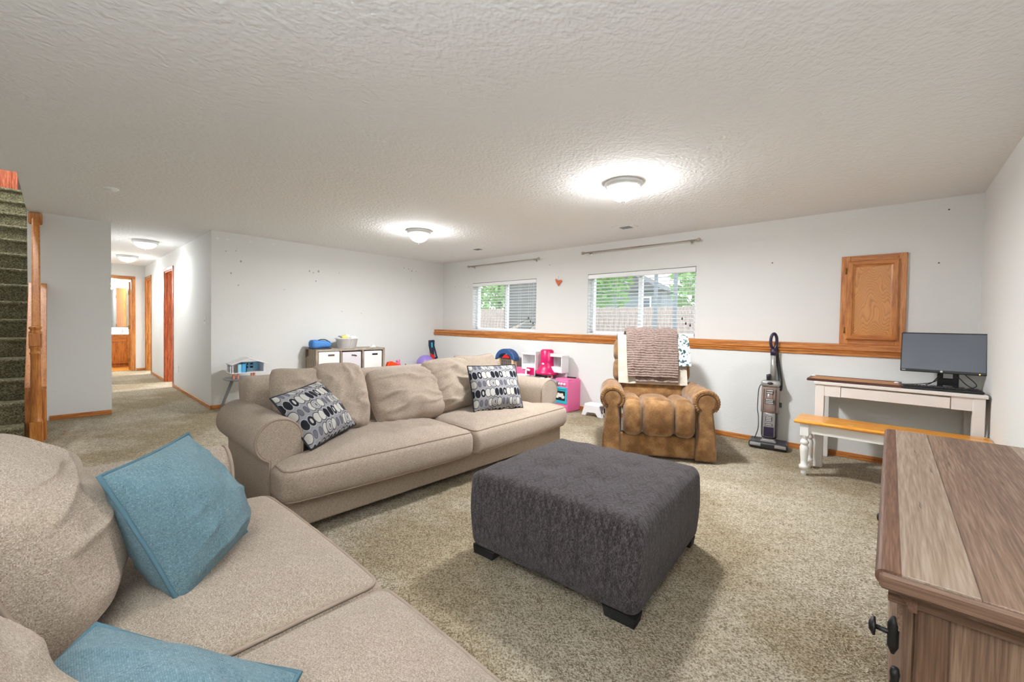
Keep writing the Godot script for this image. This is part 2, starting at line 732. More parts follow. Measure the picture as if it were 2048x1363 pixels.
	# fabrics
	var w := weave(512, 8, rgb(217, 203, 187), rgb(129, 108, 90), 0.16, 3)
	m = mat("sofa_weave", Color.WHITE, 0.95, 0.0, 0.15)
	m.albedo_texture = w[0]
	tri_map(m, Vector3.ONE * 8.0)
	relief(m, w[1], 0.1)
	sheen(m, 0.3)
	m = mat("sofa_piping", rgb(158, 141, 127), 0.95, 0.0, 0.15)
	w = weave(256, 8, rgb(130, 156, 164), rgb(70, 95, 105), 0.1, 7)
	m = mat("blue_knit", Color.WHITE, 0.95, 0.0, 0.15)
	m.albedo_texture = w[0]
	tri_map(m, Vector3.ONE * 10.0)
	relief(m, w[1], 0.14)
	sheen(m, 0.3)
	mat("blue_piping", rgb(80, 107, 117), 0.95, 0.0, 0.15)
	m = mat("oval_print", Color.WHITE, 0.9, 0.0, 0.2)
	m.albedo_texture = oval_print()
	mat("black_piping", rgb(34, 34, 38), 0.9)
	var fuzz := noise_img(256, [[16, 0.5], [64, 0.8], [128, 0.8]], 41)
	m = mat("chenille", Color.WHITE, 0.95, 0.0, 0.15)
	m.albedo_texture = ramp(fuzz, [[0.15, rgb(46, 40, 40)], [0.5, rgb(66, 59, 60)], [0.85, rgb(94, 86, 88)]])
	tri_map(m, Vector3(7.0, 2.4, 7.0))
	relief(m, ImageTexture.create_from_image(fuzz), 0.25)
	sheen(m, 0.28)
	m = mat("suede", Color.WHITE, 0.9, 0.0, 0.2)
	m.albedo_texture = ramp(noise_img(256, [[8, 1.0], [16, 0.7], [64, 0.4]], 52), [[0.1, rgb(112, 79, 48)], [0.5, rgb(133, 97, 60)], [0.9, rgb(157, 119, 80)]])
	tri_map(m, Vector3.ONE * 1.6)
	sheen(m, 0.5)
	mat("suede_dark", rgb(92, 60, 32), 0.9)
	m = mat("plush_brown", Color.WHITE, 0.95, 0.0, 0.1)
	m.albedo_texture = ramp(fuzz, [[0.2, rgb(108, 90, 82)], [0.5, rgb(134, 115, 106)], [0.8, rgb(160, 141, 132)]])
	tri_map(m, Vector3.ONE * 5.0)
	sheen(m, 0.5)
	m = mat("sherpa", rgb(232, 222, 206), 1.0, 0.0, 0.1)
	tri_map(m, Vector3.ONE * 9.0)
	relief(m, grit, 0.5)
	m = mat("floral_cloth", Color.WHITE, 0.9, 0.0, 0.2)
	m.albedo_texture = ramp(noise_img(256, [[16, 1.0], [32, 0.5]], 6), [[0.22, rgb(58, 84, 88)], [0.34, rgb(140, 160, 160)], [0.4, rgb(226, 228, 224)], [0.9, rgb(236, 236, 232)]])
	tri_map(m, Vector3.ONE * 4.0)
	# plastics, metals, paint
	mat("white_paint", rgb(226, 221, 214), 0.5)
	mat("white_gloss", rgb(236, 234, 230), 0.3)
	mat("desk_white", rgb(226, 221, 217), 0.5)
	mat("vinyl", rgb(240, 240, 240), 0.4)
	mat("nickel", rgb(190, 184, 172), 0.35, 1.0)
	mat("pewter", rgb(206, 205, 203), 0.45, 0.3)
	mat("iron", rgb(30, 28, 28), 0.5, 0.3)
	mat("black_plastic", rgb(22, 22, 24), 0.45)
	mat("black_gloss", rgb(14, 14, 16), 0.2)
	m = mat("screen_off", rgb(82, 86, 97), 0.38, 0.0, 0.6)
	mat("key_grey", rgb(38, 38, 40), 0.6)
	mat("felt_black", rgb(18, 16, 16), 0.9)
	mat("cork", rgb(188, 138, 96), 0.9)
	mat("toy_white", rgb(232, 230, 232), 0.4)
	mat("toy_pink", rgb(232, 110, 160), 0.4)
	mat("toy_magenta", rgb(204, 8, 94), 0.35)
	mat("toy_teal", rgb(40, 176, 196), 0.4)
	mat("toy_grey", rgb(150, 150, 154), 0.45)
	mat("toy_purple", rgb(146, 124, 202), 0.3)
	mat("toy_red", rgb(214, 22, 30), 0.4)
	mat("toy_orange", rgb(232, 76, 22), 0.4)
	mat("toy_blue", rgb(44, 78, 128), 0.45)
	mat("toy_tan", rgb(222, 196, 150), 0.5)
	mat("toy_brown", rgb(96, 80, 70), 0.5)
	mat("toy_yellow", rgb(232, 214, 110), 0.5)
	mat("bag_blue", rgb(74, 134, 204), 0.7)
	mat("navy", rgb(34, 44, 66), 0.7)
	mat("house_blue", rgb(70, 160, 214), 0.5)
	mat("house_pale", rgb(150, 210, 236), 0.5)
	mat("copper", rgb(206, 128, 104), 0.5)
	mat("table_grey", rgb(136, 138, 142), 0.5)
	mat("bin_white", rgb(232, 231, 228), 0.85)
	mat("bin_grey", rgb(214, 208, 212), 0.85)
	mat("label_slot", rgb(92, 74, 68), 0.7)
	mat("clay", rgb(214, 112, 72), 0.8)
	mat("vac_silver", rgb(176, 174, 172), 0.3, 0.5)
	mat("vac_purple", rgb(44, 34, 62), 0.35)
	mat("vac_dark", rgb(48, 46, 50), 0.35)
	m = mat("vac_bin", rgb(138, 118, 108), 0.15)
	mat("print_black", rgb(24, 22, 22), 0.5)
	mat("print_white", rgb(224, 220, 214), 0.5)
	mat("brass", rgb(150, 112, 58), 0.4, 0.8)
	m = mat("glass", Color(0.92, 0.96, 0.96, 0.06), 0.02)
	m.transparency = BaseMaterial3D.TRANSPARENCY_ALPHA
	m = mat("mirror", rgb(235, 238, 238), 0.03, 1.0)
	mat("tile_white", rgb(240, 240, 238), 0.3)
	# outdoors
	wood("cedar_y", ramp(grain, [[0.2, rgb(150, 124, 112)], [0.5, rgb(184, 158, 146)], [0.8, rgb(206, 184, 172)]]), 1, 0.6, 9.0, 0.9)
	mat("siding", rgb(126, 130, 136), 0.8)
	mat("deck_wood", rgb(104, 96, 92), 0.9)
	mat("roofing", rgb(90, 88, 88), 0.95)
	m = mat("leaf", rgb(112, 150, 70), 0.8)
	m.backlight_enabled = true
	m.backlight = Color(0.35, 0.5, 0.18)
	m = mat("leaf_pale", rgb(140, 172, 104), 0.8)
	m.backlight_enabled = true
	m.backlight = Color(0.4, 0.5, 0.25)
	mat("bark", rgb(92, 78, 66), 0.95)
	mat("lawn", rgb(120, 128, 84), 1.0)
	mat("tarp", rgb(226, 226, 228), 0.6)
	m = mat("lamp_glass", rgb(250, 248, 242), 0.4)
	m.emission_enabled = true
	m.emission = Color(1.0, 0.98, 0.94)
	m.emission_energy_multiplier = 1.6
	m = mat("led_amber", rgb(255, 190, 90), 0.4)
	m.emission_enabled = true
	m.emission = Color(1.0, 0.7, 0.25)
	m.emission_energy_multiplier = 3.0
func room() -> void:
	# floor and ceiling
	var f := setting("floor")
	var st := S()
	bx(-15.6, 0.75, -0.25, 0.0, -5.65, 1.35, st)
	put(st, "carpet", M.carpet, f)
	var r2 := RandomNumberGenerator.new()
	r2.seed = 12
	for d in [[-0.27, -1.55, 0.05, "stain_orange"], [-0.12, -1.22, 0.03, "stain_orange"], [-1.98, -2.05, 0.035, "stain_orange"], [-1.31, -1.03, 0.012, "crumb_green"], [-6.55, -0.06, 0.02, "crumb_red"], [-1.35, -4.35, 0.015, "crumb_dark"]]:
		st = S()
		flat(st)
		var n := 11
		var ring := []
		for i in n:
			var a := TAU * i / n
			ring.append(V(d[0] + cos(a) * d[2] * r2.randf_range(0.6, 1.2), 0.003, d[1] - sin(a) * d[2] * r2.randf_range(0.5, 1.1)))
		for i in n:
			tri(st, V(d[0], 0.0035, d[1]), ring[i], ring[(i + 1) % n])
		put(st, "stain" if d[3].begins_with("stain") else "crumb", M[d[3]], f)
	st = S()
	bx(-15.6, 0.75, CEIL, CEIL + 0.3, -5.65, 0.21, st)
	bx(-5.45, 0.75, CEIL, CEIL + 0.3, 0.21, 1.35, st)
	var c := put(st, "ceiling", M.ceiling_paint, self)
	c.set_meta("kind", "structure")
	# north wall with its two window openings
	st = S()
	for s in [[-13.2, -5.93], [-4.37, -3.38], [-1.815, 0.75]]:
		bx(s[0], s[1], 0.0, CEIL, ZN - 0.2, ZN, st)
	for s in [[-5.93, -4.37], [-3.38, -1.815]]:
		bx(s[0], s[1], 0.0, 1.11, ZN - 0.2, ZN, st)
		bx(s[0], s[1], 2.0, CEIL, ZN - 0.2, ZN, st)
	bx(XW, XE, 0.0, 1.05, ZN - 0.05, ZB, st)
	var wn := setting("wall_north")
	put(st, "plaster", M.wall_paint, wn)
	var marks_mesh := disc_mesh()
	for q in [[-6.45, 1.95], [-6.05, 1.93], [-1.0, 1.97], [0.3, 1.86], [0.35, 2.33], [-4.1, 2.2]]:
		inst(marks_mesh, "nail_hole", M.label_slot, wn, Transform3D(Basis.from_scale(V(0.007, 0.007, 1)), V(q[0], q[1], ZN + 0.001)))
	st = S()
	bx(XE, XE + 0.15, 0.0, CEIL, ZN - 0.2, 1.3, st)
	put(st, "wall_east", M.wall_paint, self).set_meta("kind", "structure")
	st = S()
	bx(-10.4, 0.75, 0.0, 5.2, ZS, ZS + 0.15, st)
	put(st, "wall_south", M.wall_paint, self).set_meta("kind", "structure")
	# west wall behind the toy shelf, with scuffs and filled holes
	st = S()
	bx(XW - 0.12, XW, 0.0, CEIL, ZN, ZH, st)
	var ww := setting("wall_west")
	put(st, "plaster", M.wall_paint, ww)
	var side := Basis(Vector3.UP, PI / 2)
	for q in [[-1.78, 2.06, 0.018], [-1.6, 2.18, 0.01], [-1.72, 2.2, 0.01], [-1.66, 1.88, 0.014], [-2.72, 2.02, 0.016], [-2.78, 2.0, 0.012], [-2.86, 2.03, 0.02], [-2.82, 1.87, 0.014], [-3.2, 2.04, 0.008], [-4.45, 2.26, 0.012], [-4.55, 2.25, 0.012], [-4.62, 2.22, 0.016], [-4.72, 2.22, 0.012], [-4.6, 2.06, 0.01], [-3.25, 1.4, 0.01], [-3.6, 1.38, 0.01], [-2.35, 1.7, 0.009], [-1.75, 1.72, 0.012]]:
		inst(marks_mesh, "scuff", M.scuff, ww, Transform3D(side * Basis.from_scale(V(q[2] * 0.7, q[2], 1)), V(XW + 0.001, q[1], q[0])))
	for q in [[-1.5, 2.34, 0.02], [-1.62, 2.34, 0.02], [-1.9, 2.35, 0.016], [-2.2, 2.36, 0.014]]:
		inst(marks_mesh, "filler_patch", M.trim_white, ww, Transform3D(side * Basis.from_scale(V(q[2], q[2] * 0.6, 1)), V(XW + 0.001, q[1], q[0])))
	# wall beside the stairs and hall walls
	st = S()
	bx(XL - 0.12, XL, 0.0, CEIL, ZL, 0.21, st)
	bx(-13.07, XL - 0.12, 0.0, CEIL, ZL, ZL + 0.12, st)
	bx(-10.4, XL - 0.12, 0.0, 5.2, 0.09, 0.21, st)
	bx(XL - 0.12, -5.33, CEIL + 0.0, 5.2, 0.09, 0.21, st)
	put(st, "wall_stair", M.wall_paint, self).set_meta("kind", "structure")
	st = S()
	bx(-5.45, -5.33, CEIL, 5.2, 0.21, ZS, st)
	bx(-10.4, -10.28, 0.0, 5.2, 0.21, ZS, st)
	put(st, "wall_landing", M.wall_paint, self).set_meta("kind", "structure")
	st = S()
	bx(-10.4, -5.3, 5.2, 5.35, 0.05, 1.3, st)
	put(st, "ceiling_upstairs", M.ceiling_paint, self).set_meta("kind", "structure")
	st = S()
	for s in [[-9.55, XW - 0.12], [-12.06, -10.38], [-13.07, -12.86]]:
		bx(s[0], s[1], 0.0, CEIL, ZH - 0.12, ZH, st)
	for s in [[-10.38, -9.55], [-12.86, -12.06]]:
		bx(s[0], s[1], 2.12, CEIL, ZH - 0.12, ZH, st)
	put(st, "wall_hall", M.wall_paint, self).set_meta("kind", "structure")
	st = S()
	bx(-13.07, -12.95, 0.0, CEIL, ZN, -1.2, st)
	bx(-13.07, -12.95, 2.12, CEIL, -1.2, -0.5, st)
	bx(-13.07, -12.95, 0.0, CEIL, -0.52, ZL, st)
	bx(-11.2, -11.08, 0.0, CEIL, ZN, ZH - 0.12, st)
	put(st, "wall_hall_end", M.wall_paint, self).set_meta("kind", "structure")
	st = S()
	bx(-14.68, -14.56, 0.0, CEIL, -2.4, 0.4, st)
	put(st, "wall_bathroom_west", M.wall_paint, self).set_meta("kind", "structure")
	st = S()
	bx(-14.68, -13.07, 0.0, CEIL, -2.4, -2.28, st)
	put(st, "wall_bathroom_north", M.wall_paint, self).set_meta("kind", "structure")
	st = S()
	bx(-14.68, -13.07, 0.0, CEIL, 0.28, 0.4, st)
	bx(-13.07, -12.95, 0.0, CEIL, ZL + 0.12, 0.4, st)
	put(st, "wall_bathroom_south", M.wall_paint, self).set_meta("kind", "structure")
	# baseboards
	var bb := [["baseboard_north", XW, XE, ZB, ZB + 0.013, "oak_x"], ["baseboard_west", XW, XW + 0.013, ZB, ZH, "oak_z"], ["baseboard_east", XE - 0.013, XE, ZB, ZS, "oak_z"], ["baseboard_stair", XL, XL + 0.013, ZL, 0.05, "oak_z"], ["baseboard_hall", -9.49, XW + 0.013, ZH, ZH + 0.013, "oak_x"], ["baseboard_hall_far", -12.0, -10.44, ZH, ZH + 0.013, "oak_x"], ["baseboard_hall_end", -12.95, -12.937, -1.42, -1.265, "oak_z"], ["baseboard_south", -5.9, XE, ZS - 0.013, ZS, "oak_x"]]
	for b in bb:
		st = S()
		bx(b[1], b[2], 0.0, 0.056, b[3], b[4], st, 0.004)
		put(st, b[0], M[b[5]], self).set_meta("kind", "structure")
	# oak ledge along the north wall
	var t := setting("trim_1")
	st = S()
	bx(XW, XE, 1.036, 1.1, ZN, ZB + 0.012, st, 0.008)
	put(st, "ledge_cap", M.oak_x, t)
	st = S()
	var prof := [Vector2(0, 0.988), Vector2(0.012, 0.988), Vector2(0.016, 0.997), Vector2(0.016, 1.01), Vector2(0.022, 1.02), Vector2(0.026, 1.036), Vector2(0, 1.036)]
	prism(st, prof, 0.0, XE - XW, 0.0, Transform3D(Basis(V(0, 0, 1), V(0, 1, 0), V(-1, 0, 0)), V(XE, 0, ZB)))
	put(st, "ledge_apron", M.oak_x, t)
	windows()
	hall()
	stairs()
	wall_things()


func disc_mesh() -> ArrayMesh:
	var st := S()
	flat(st)
	var n := 8
	for i in n:
		var a := TAU * i / n
		var b := TAU * (i + 1) / n
		tri(st, V(0, 0, 0.001), V(cos(a), sin(a), 0), V(cos(b), sin(b), 0))
	return mesh_of(st)


func windows() -> void:
	var slat := S()
	# one slat: shallow curved strip, 1 m long
	soft(slat)
	var n := 4
	for i in n:
		var z0 := lerpf(-0.024, 0.024, float(i) / n)
		var z1 := lerpf(-0.024, 0.024, float(i + 1) / n)
		var y0 := 0.004 * (1.0 - pow(z0 / 0.024, 2))
		var y1 := 0.004 * (1.0 - pow(z1 / 0.024, 2))
		quad(slat, V(-0.5, y0, z0), V(-0.5, y1, z1), V(0.5, y1, z1), V(0.5, y0, z0))
		quad(slat, V(-0.5, y0 - 0.003, z0), V(0.5, y0 - 0.003, z0), V(0.5, y1 - 0.003, z1), V(-0.5, y1 - 0.003, z1))
	flat(slat)
	quad(slat, V(-0.5, -0.003, 0.024), V(0.5, -0.003, 0.024), V(0.5, 0, 0.024), V(-0.5, 0, 0.024))
	quad(slat, V(0.5, -0.003, -0.024), V(-0.5, -0.003, -0.024), V(-0.5, 0, -0.024), V(0.5, 0, -0.024))
	var slat_mesh := mesh_of(slat)
	var k := 0
	for s in [[-5.93, -4.37], [-3.38, -1.815]]:
		k += 1
		var x0: float = s[0]
		var x1: float = s[1]
		var xm := (x0 + x1) * 0.5
		var w := setting("window_%d" % k)
		var zg := ZN - 0.125
		var st := S()
		bx(x0, x0 + 0.045, 1.11, 2.0, zg - 0.05, zg + 0.03, st, 0.004)
		bx(x1 - 0.045, x1, 1.11, 2.0, zg - 0.05, zg + 0.03, st, 0.004)
		bx(x0, x1, 1.11, 1.155, zg - 0.05, zg + 0.03, st, 0.004)
		bx(x0, x1, 1.955, 2.0, zg - 0.05, zg + 0.03, st, 0.004)
		put(st, "frame", M.vinyl, w)
		st = S()
		bx(xm - 0.028, xm + 0.028, 1.155, 1.955, zg - 0.035, zg + 0.02, st, 0.004)
		put(st, "meeting_stile", M.vinyl, w)
		for h in [[x0 + 0.045, xm - 0.028], [xm + 0.028, x1 - 0.045]]:
			st = S()
			bx(h[0], h[1], 1.155, 1.955, zg - 0.018, zg - 0.014, st)
			put(st, "pane", M.glass, w)
		st = S()
		bx(x0, x1, 1.1, 1.114, ZN - 0.2, ZN + 0.012, st, 0.004)
		put(st, "window_sill", M.vinyl, w)
		# the blind
		var b := thing("window_blind", ["white horizontal blind in the window nearest the far corner", "white horizontal blind in the window above the recliner"][k - 1], "blind", V(xm, 1.115, ZN - 0.03), 0.0, "window blinds")
		var half := (x1 - x0) * 0.5
		st = S()
		box(st, V(0, 0.845, 0.012), V(half * 2 - 0.01, 0.06, 0.05), 0.006)
		put(st, "headrail", M.vinyl, b)
		var count := 16
		for i in count:
			var yy := 0.035 + i * 0.0495
			inst(slat_mesh, "slat", M.vinyl, b, Transform3D(Basis.from_euler(V(deg_to_rad(-4), 0, 0)) * Basis.from_scale(V(half * 2 - 0.02, 1, 1)), V(0, yy, 0)))
		st = S()
		box(st, V(0, 0.008, 0), V(half * 2 - 0.02, 0.016, 0.05), 0.004)
		put(st, "bottom_rail", M.vinyl, b)
		for cx in [-half * 0.9, -half * 0.42, half * 0.05, half * 0.5, half * 0.9]:
			st = S()
			tube(st, [V(cx, 0.01, 0.025), V(cx, 0.83, 0.025)], 0.0012, 4)
			tube(st, [V(cx, 0.01, -0.025), V(cx, 0.83, -0.025)], 0.0012, 4)
			put(st, "ladder_cord", M.vinyl, b)
		for cx in [half * 0.80, half * 0.86, half * 0.93]:
			var yb := 0.17 + 0.05 * cos(cx * 40.0)
			st = S()
			tube(st, [V(cx, 0.82, 0.035), V(cx, yb + 0.03, 0.036)], 0.0015, 4)
			put(st, "pull_cord", M.vinyl, b)
			st = S()
			lathe(st, [Vector2(0, 0), Vector2(0.010, 0.002), Vector2(0.008, 0.02), Vector2(0.003, 0.034), Vector2(0, 0.036)], 8, Transform3D(Basis(), V(cx, yb - 0.005, 0.036)))
			put(st, "tassel", M.felt_black, b)


func casing(parent: Node3D, mx: Material, my: Material, x0: float, x1: float, z: float, top: float) -> void:
	# door casing and jamb in a wall that runs along x; z is the face towards the hall
	var st := S()
	bx(x0 - 0.055, x0, 0.0, top + 0.055, z, z + 0.014, st, 0.003)
	put(st, "casing", my, parent)
	st = S()
	bx(x1, x1 + 0.055, 0.0, top + 0.055, z, z + 0.014, st, 0.003)
	put(st, "casing", my, parent)
	st = S()
	bx(x0 - 0.055, x1 + 0.055, top, top + 0.055, z, z + 0.015, st, 0.003)
	put(st, "head_casing", mx, parent)
	st = S()
	bx(x0, x0 + 0.02, 0.0, top, z - 0.13, z + 0.002, st)
	bx(x0 + 0.02, x0 + 0.035, 0.0, top, z - 0.08, z - 0.04, st)
	bx(x1 - 0.02, x1, 0.0, top, z - 0.13, z + 0.002, st)
	bx(x0, x1, top - 0.02, top, z - 0.13, z + 0.002, st)
	put(st, "jamb", my, parent)


func door_leaf(parent: Node3D, m: Material, hinge: Vector3, turn: float, wide: float, high: float) -> void:
	var t := Transform3D(Basis(Vector3.UP, deg_to_rad(turn)), hinge)
	var st := S()
	box(st, V(wide * 0.5, high * 0.5 + 0.01, 0), V(wide, high, 0.035), 0.003, t)
	var o := put(st, "door_leaf", m, parent)
	for yy in [0.25, 1.0, 1.8]:
		st = S()
		box(st, V(0.0, yy, 0.0), V(0.03, 0.09, 0.05), 0.003, t)
		put(st, "hinge", M.brass, o)
	st = S()
	lathe(st, [Vector2(0, 0), Vector2(0.012, 0.0), Vector2(0.012, 0.03), Vector2(0.028, 0.04), Vector2(0.028, 0.06), Vector2(0.0, 0.07)], 12, t * Transform3D(Basis(Vector3.RIGHT, PI / 2), V(wide - 0.07, 0.95, 0.017)))
	put(st, "knob", M.brass, o)


func hall() -> void:
	var d := setting("door_1")
	casing(d, M.red_oak_y, M.red_oak_y, -10.38, -9.55, ZH, 2.12)
	door_leaf(d, M.red_oak_y, V(-10.34, 0, ZH - 0.15), 95.0, 0.76, 2.05)
	d = setting("door_2")
	casing(d, M.oak_x, M.light_oak_y, -12.86, -12.06, ZH, 2.12)
	door_leaf(d, M.light_oak_y, V(-12.82, 0, ZH - 0.15), 95.0, 0.72, 2.05)
	d = setting("door_3")
	var st := S()
	bx(-12.95, -12.936, 0.0, 2.175, -1.255, -1.2, st, 0.003)
	put(st, "casing", M.oak_y, d)
	st = S()
	bx(-12.95, -12.935, 2.12, 2.175, -1.255, -0.5, st, 0.003)
	put(st, "head_casing", M.oak_z, d)
	st = S()
	bx(-13.08, -12.94, 0.0, 2.12, -1.2, -1.18, st)
	bx(-13.08, -12.94, 2.1, 2.12, -1.2, -0.5, st)
	put(st, "jamb", M.oak_y, d)
	door_leaf(d, M.light_oak_y, V(-13.1, 0, -1.17), 171.0, 0.7, 2.05)
	# switch and outlet on the hall wall
	var s := thing("light_switch", "white light switch on the hall wall near the corner", "switch", V(-7.156, 1.15, ZH))
	st = S()
	box(st, V(0, 0.06, 0.003), V(0.075, 0.12, 0.006), 0.002)
	put(st, "plate", M.trim_white, s)
	st = S()
	box(st, V(0, 0.06, 0.01), V(0.01, 0.024, 0.014), 0.002)
	put(st, "toggle", M.trim_white, s)
	s = thing("wall_outlet", "white outlet low on the hall wall beside the red door", "outlet", V(-9.1, 0.3, ZH))
	st = S()
	box(st, V(0, 0.06, 0.003), V(0.075, 0.12, 0.006), 0.002)
	put(st, "plate", M.trim_white, s)
	for yy in [0.035, 0.085]:
		st = S()
		box(st, V(0, yy, 0.007), V(0.035, 0.03, 0.004), 0.001)
		put(st, "socket", M.vinyl, s)
	# bathroom beyond the open door
	st = S()
	bx(-14.56, -13.07, 0.0, 0.004, -2.28, 0.28, st)
	put(st, "floor_bathroom", M.pine_x, self).set_meta("kind", "structure")
	var v := thing("bathroom_vanity", "oak bathroom vanity with white top seen through the far doorway", "vanity", V(-14.255, 0, -0.85))
	st = S()
	bx(-0.28, 0.25, 0.1, 0.8, -0.75, 0.75, st, 0.004)
	bx(-0.28, 0.18, 0.004, 0.1, -0.75, 0.75, st)
	put(st, "body", M.light_oak_y, v)
	for i in 4:
		var z := -0.56 + i * 0.37
		st = S()
		box(st, V(0.258, 0.37, z), V(0.018, 0.46, 0.3), 0.006)
		box(st, V(0.268, 0.37, z), V(0.014, 0.34, 0.19), 0.005)
		put(st, "cabinet_door", M.light_oak_y, v)
		st = S()
		box(st, V(0.258, 0.70, z), V(0.018, 0.13, 0.3), 0.006)
		put(st, "drawer", M.oak_z, v)
	st = S()
	bx(-0.29, 0.28, 0.8, 0.835, -0.76, 0.76, st, 0.008)
	bx(-0.29, -0.26, 0.835, 0.93, -0.76, 0.76, st, 0.004)
	put(st, "countertop", M.tile_white, v)
	st = S()
	tube(st, smooth_path([V(-0.16, 0.835, -0.3), V(-0.16, 0.93, -0.3), V(-0.08, 0.95, -0.3), V(-0.02, 0.92, -0.3)]), 0.012, 8)
	for z in [-0.4, -0.2]:
		lathe(st, [Vector2(0.012, 0.835), Vector2(0.012, 0.86), Vector2(0.026, 0.87), Vector2(0.026, 0.895), Vector2(0, 0.9)], 10, Transform3D(Basis(), V(-0.16, 0, z)))
	put(st, "faucet", M.nickel, v)
	st = S()
	bx(0, 0.008, 0, 1.0, -0.75, 0.75, st, 0.002)
	solo(st, "bathroom_mirror", M.mirror, "frameless mirror above the bathroom vanity", "mirror", V(-14.558, 0.98, -0.85))
	var lb := thing("vanity_light", "bright light bar above the bathroom mirror", "lamp", V(-14.558, 2.02, -0.95))
	st = S()
	bx(0, 0.03, 0, 0.11, -0.4, 0.4, st, 0.005)
	put(st, "backplate", M.nickel, lb)
	for i in 4:
		st = S()
		blob(st, V(0.1, 0.04, -0.3 + i * 0.2), V(0.055, 0.06, 0.055), 12, 8)
		put(st, "bulb_shade", M.lamp_glass, lb)
	lamp_light(lb, V(0.3, 0.02, 0), 1.6, 0.1)


func lamp_light(parent: Node3D, at: Vector3, energy: float, size: float) -> void:
	var l := OmniLight3D.new()
	l.name = "glow"
	l.light_energy = energy
	l.light_color = LAMP_COLOR
	l.light_size = size
	l.omni_range = 14.0
	l.omni_attenuation = 2.0
	l.shadow_enabled = true
	parent.add_child(l, true)
	l.position = at


func ceiling_lamp(at: Vector3, label: String, r: float, deep: float, energy: float) -> void:
	var o := thing("ceiling_lamp", label, "lamp", at, 0.0, "flush ceiling lamps")
	var st := S()
	lathe(st, [Vector2(r * 0.8, -0.046), Vector2(r * 0.93, -0.036), Vector2(r * 0.985, -0.02), Vector2(r, -0.008), Vector2(r * 0.99, 0.0), Vector2(0, 0.0)], 36)
	put(st, "rim_plate", M.pewter, o)
	st = S()
	var prof := []
	for i in 13:
		var a := PI / 2 * i / 12
		prof.append(Vector2(r * 0.83 * sin(a), -0.036 - deep * cos(a)))
	prof[0].x = 0.0
	lathe(st, prof, 36)
	put(st, "glass_bowl", M.lamp_glass, o)
	st = S()
	lathe(st, [Vector2(0, -0.066 - deep), Vector2(0.007, -0.06 - deep), Vector2(0.006, -0.05 - deep), Vector2(0.016, -0.044 - deep), Vector2(0.016, -0.03 - deep)], 12)
	put(st, "finial", M.pewter, o)
	for i in 3:
		var a := TAU * i / 3 + 0.2
		st = S()
		blob(st, V(cos(a) * r * 0.9, -0.04, sin(a) * r * 0.9), V(0.009, 0.009, 0.009), 8, 6)
		put(st, "screw", M.pewter, o)
	# the bowl sheds most of its light downwards, a little sideways along the ceiling
	var l := AreaLight3D.new()
	l.name = "glow_down"
	l.area_size = Vector2(r * 1.4, r * 1.4)
	l.light_energy = energy
	l.light_color = LAMP_COLOR
	l.area_range = 14.0
	l.area_attenuation = 2.0
	l.shadow_enabled = true
	o.add_child(l, true)
	l.position = V(0, -0.075 - deep, 0)
	l.rotation_degrees.x = -90
	lamp_light(o, V(0, -0.036 - deep * 0.55, 0), energy * HALO, r * 0.6)


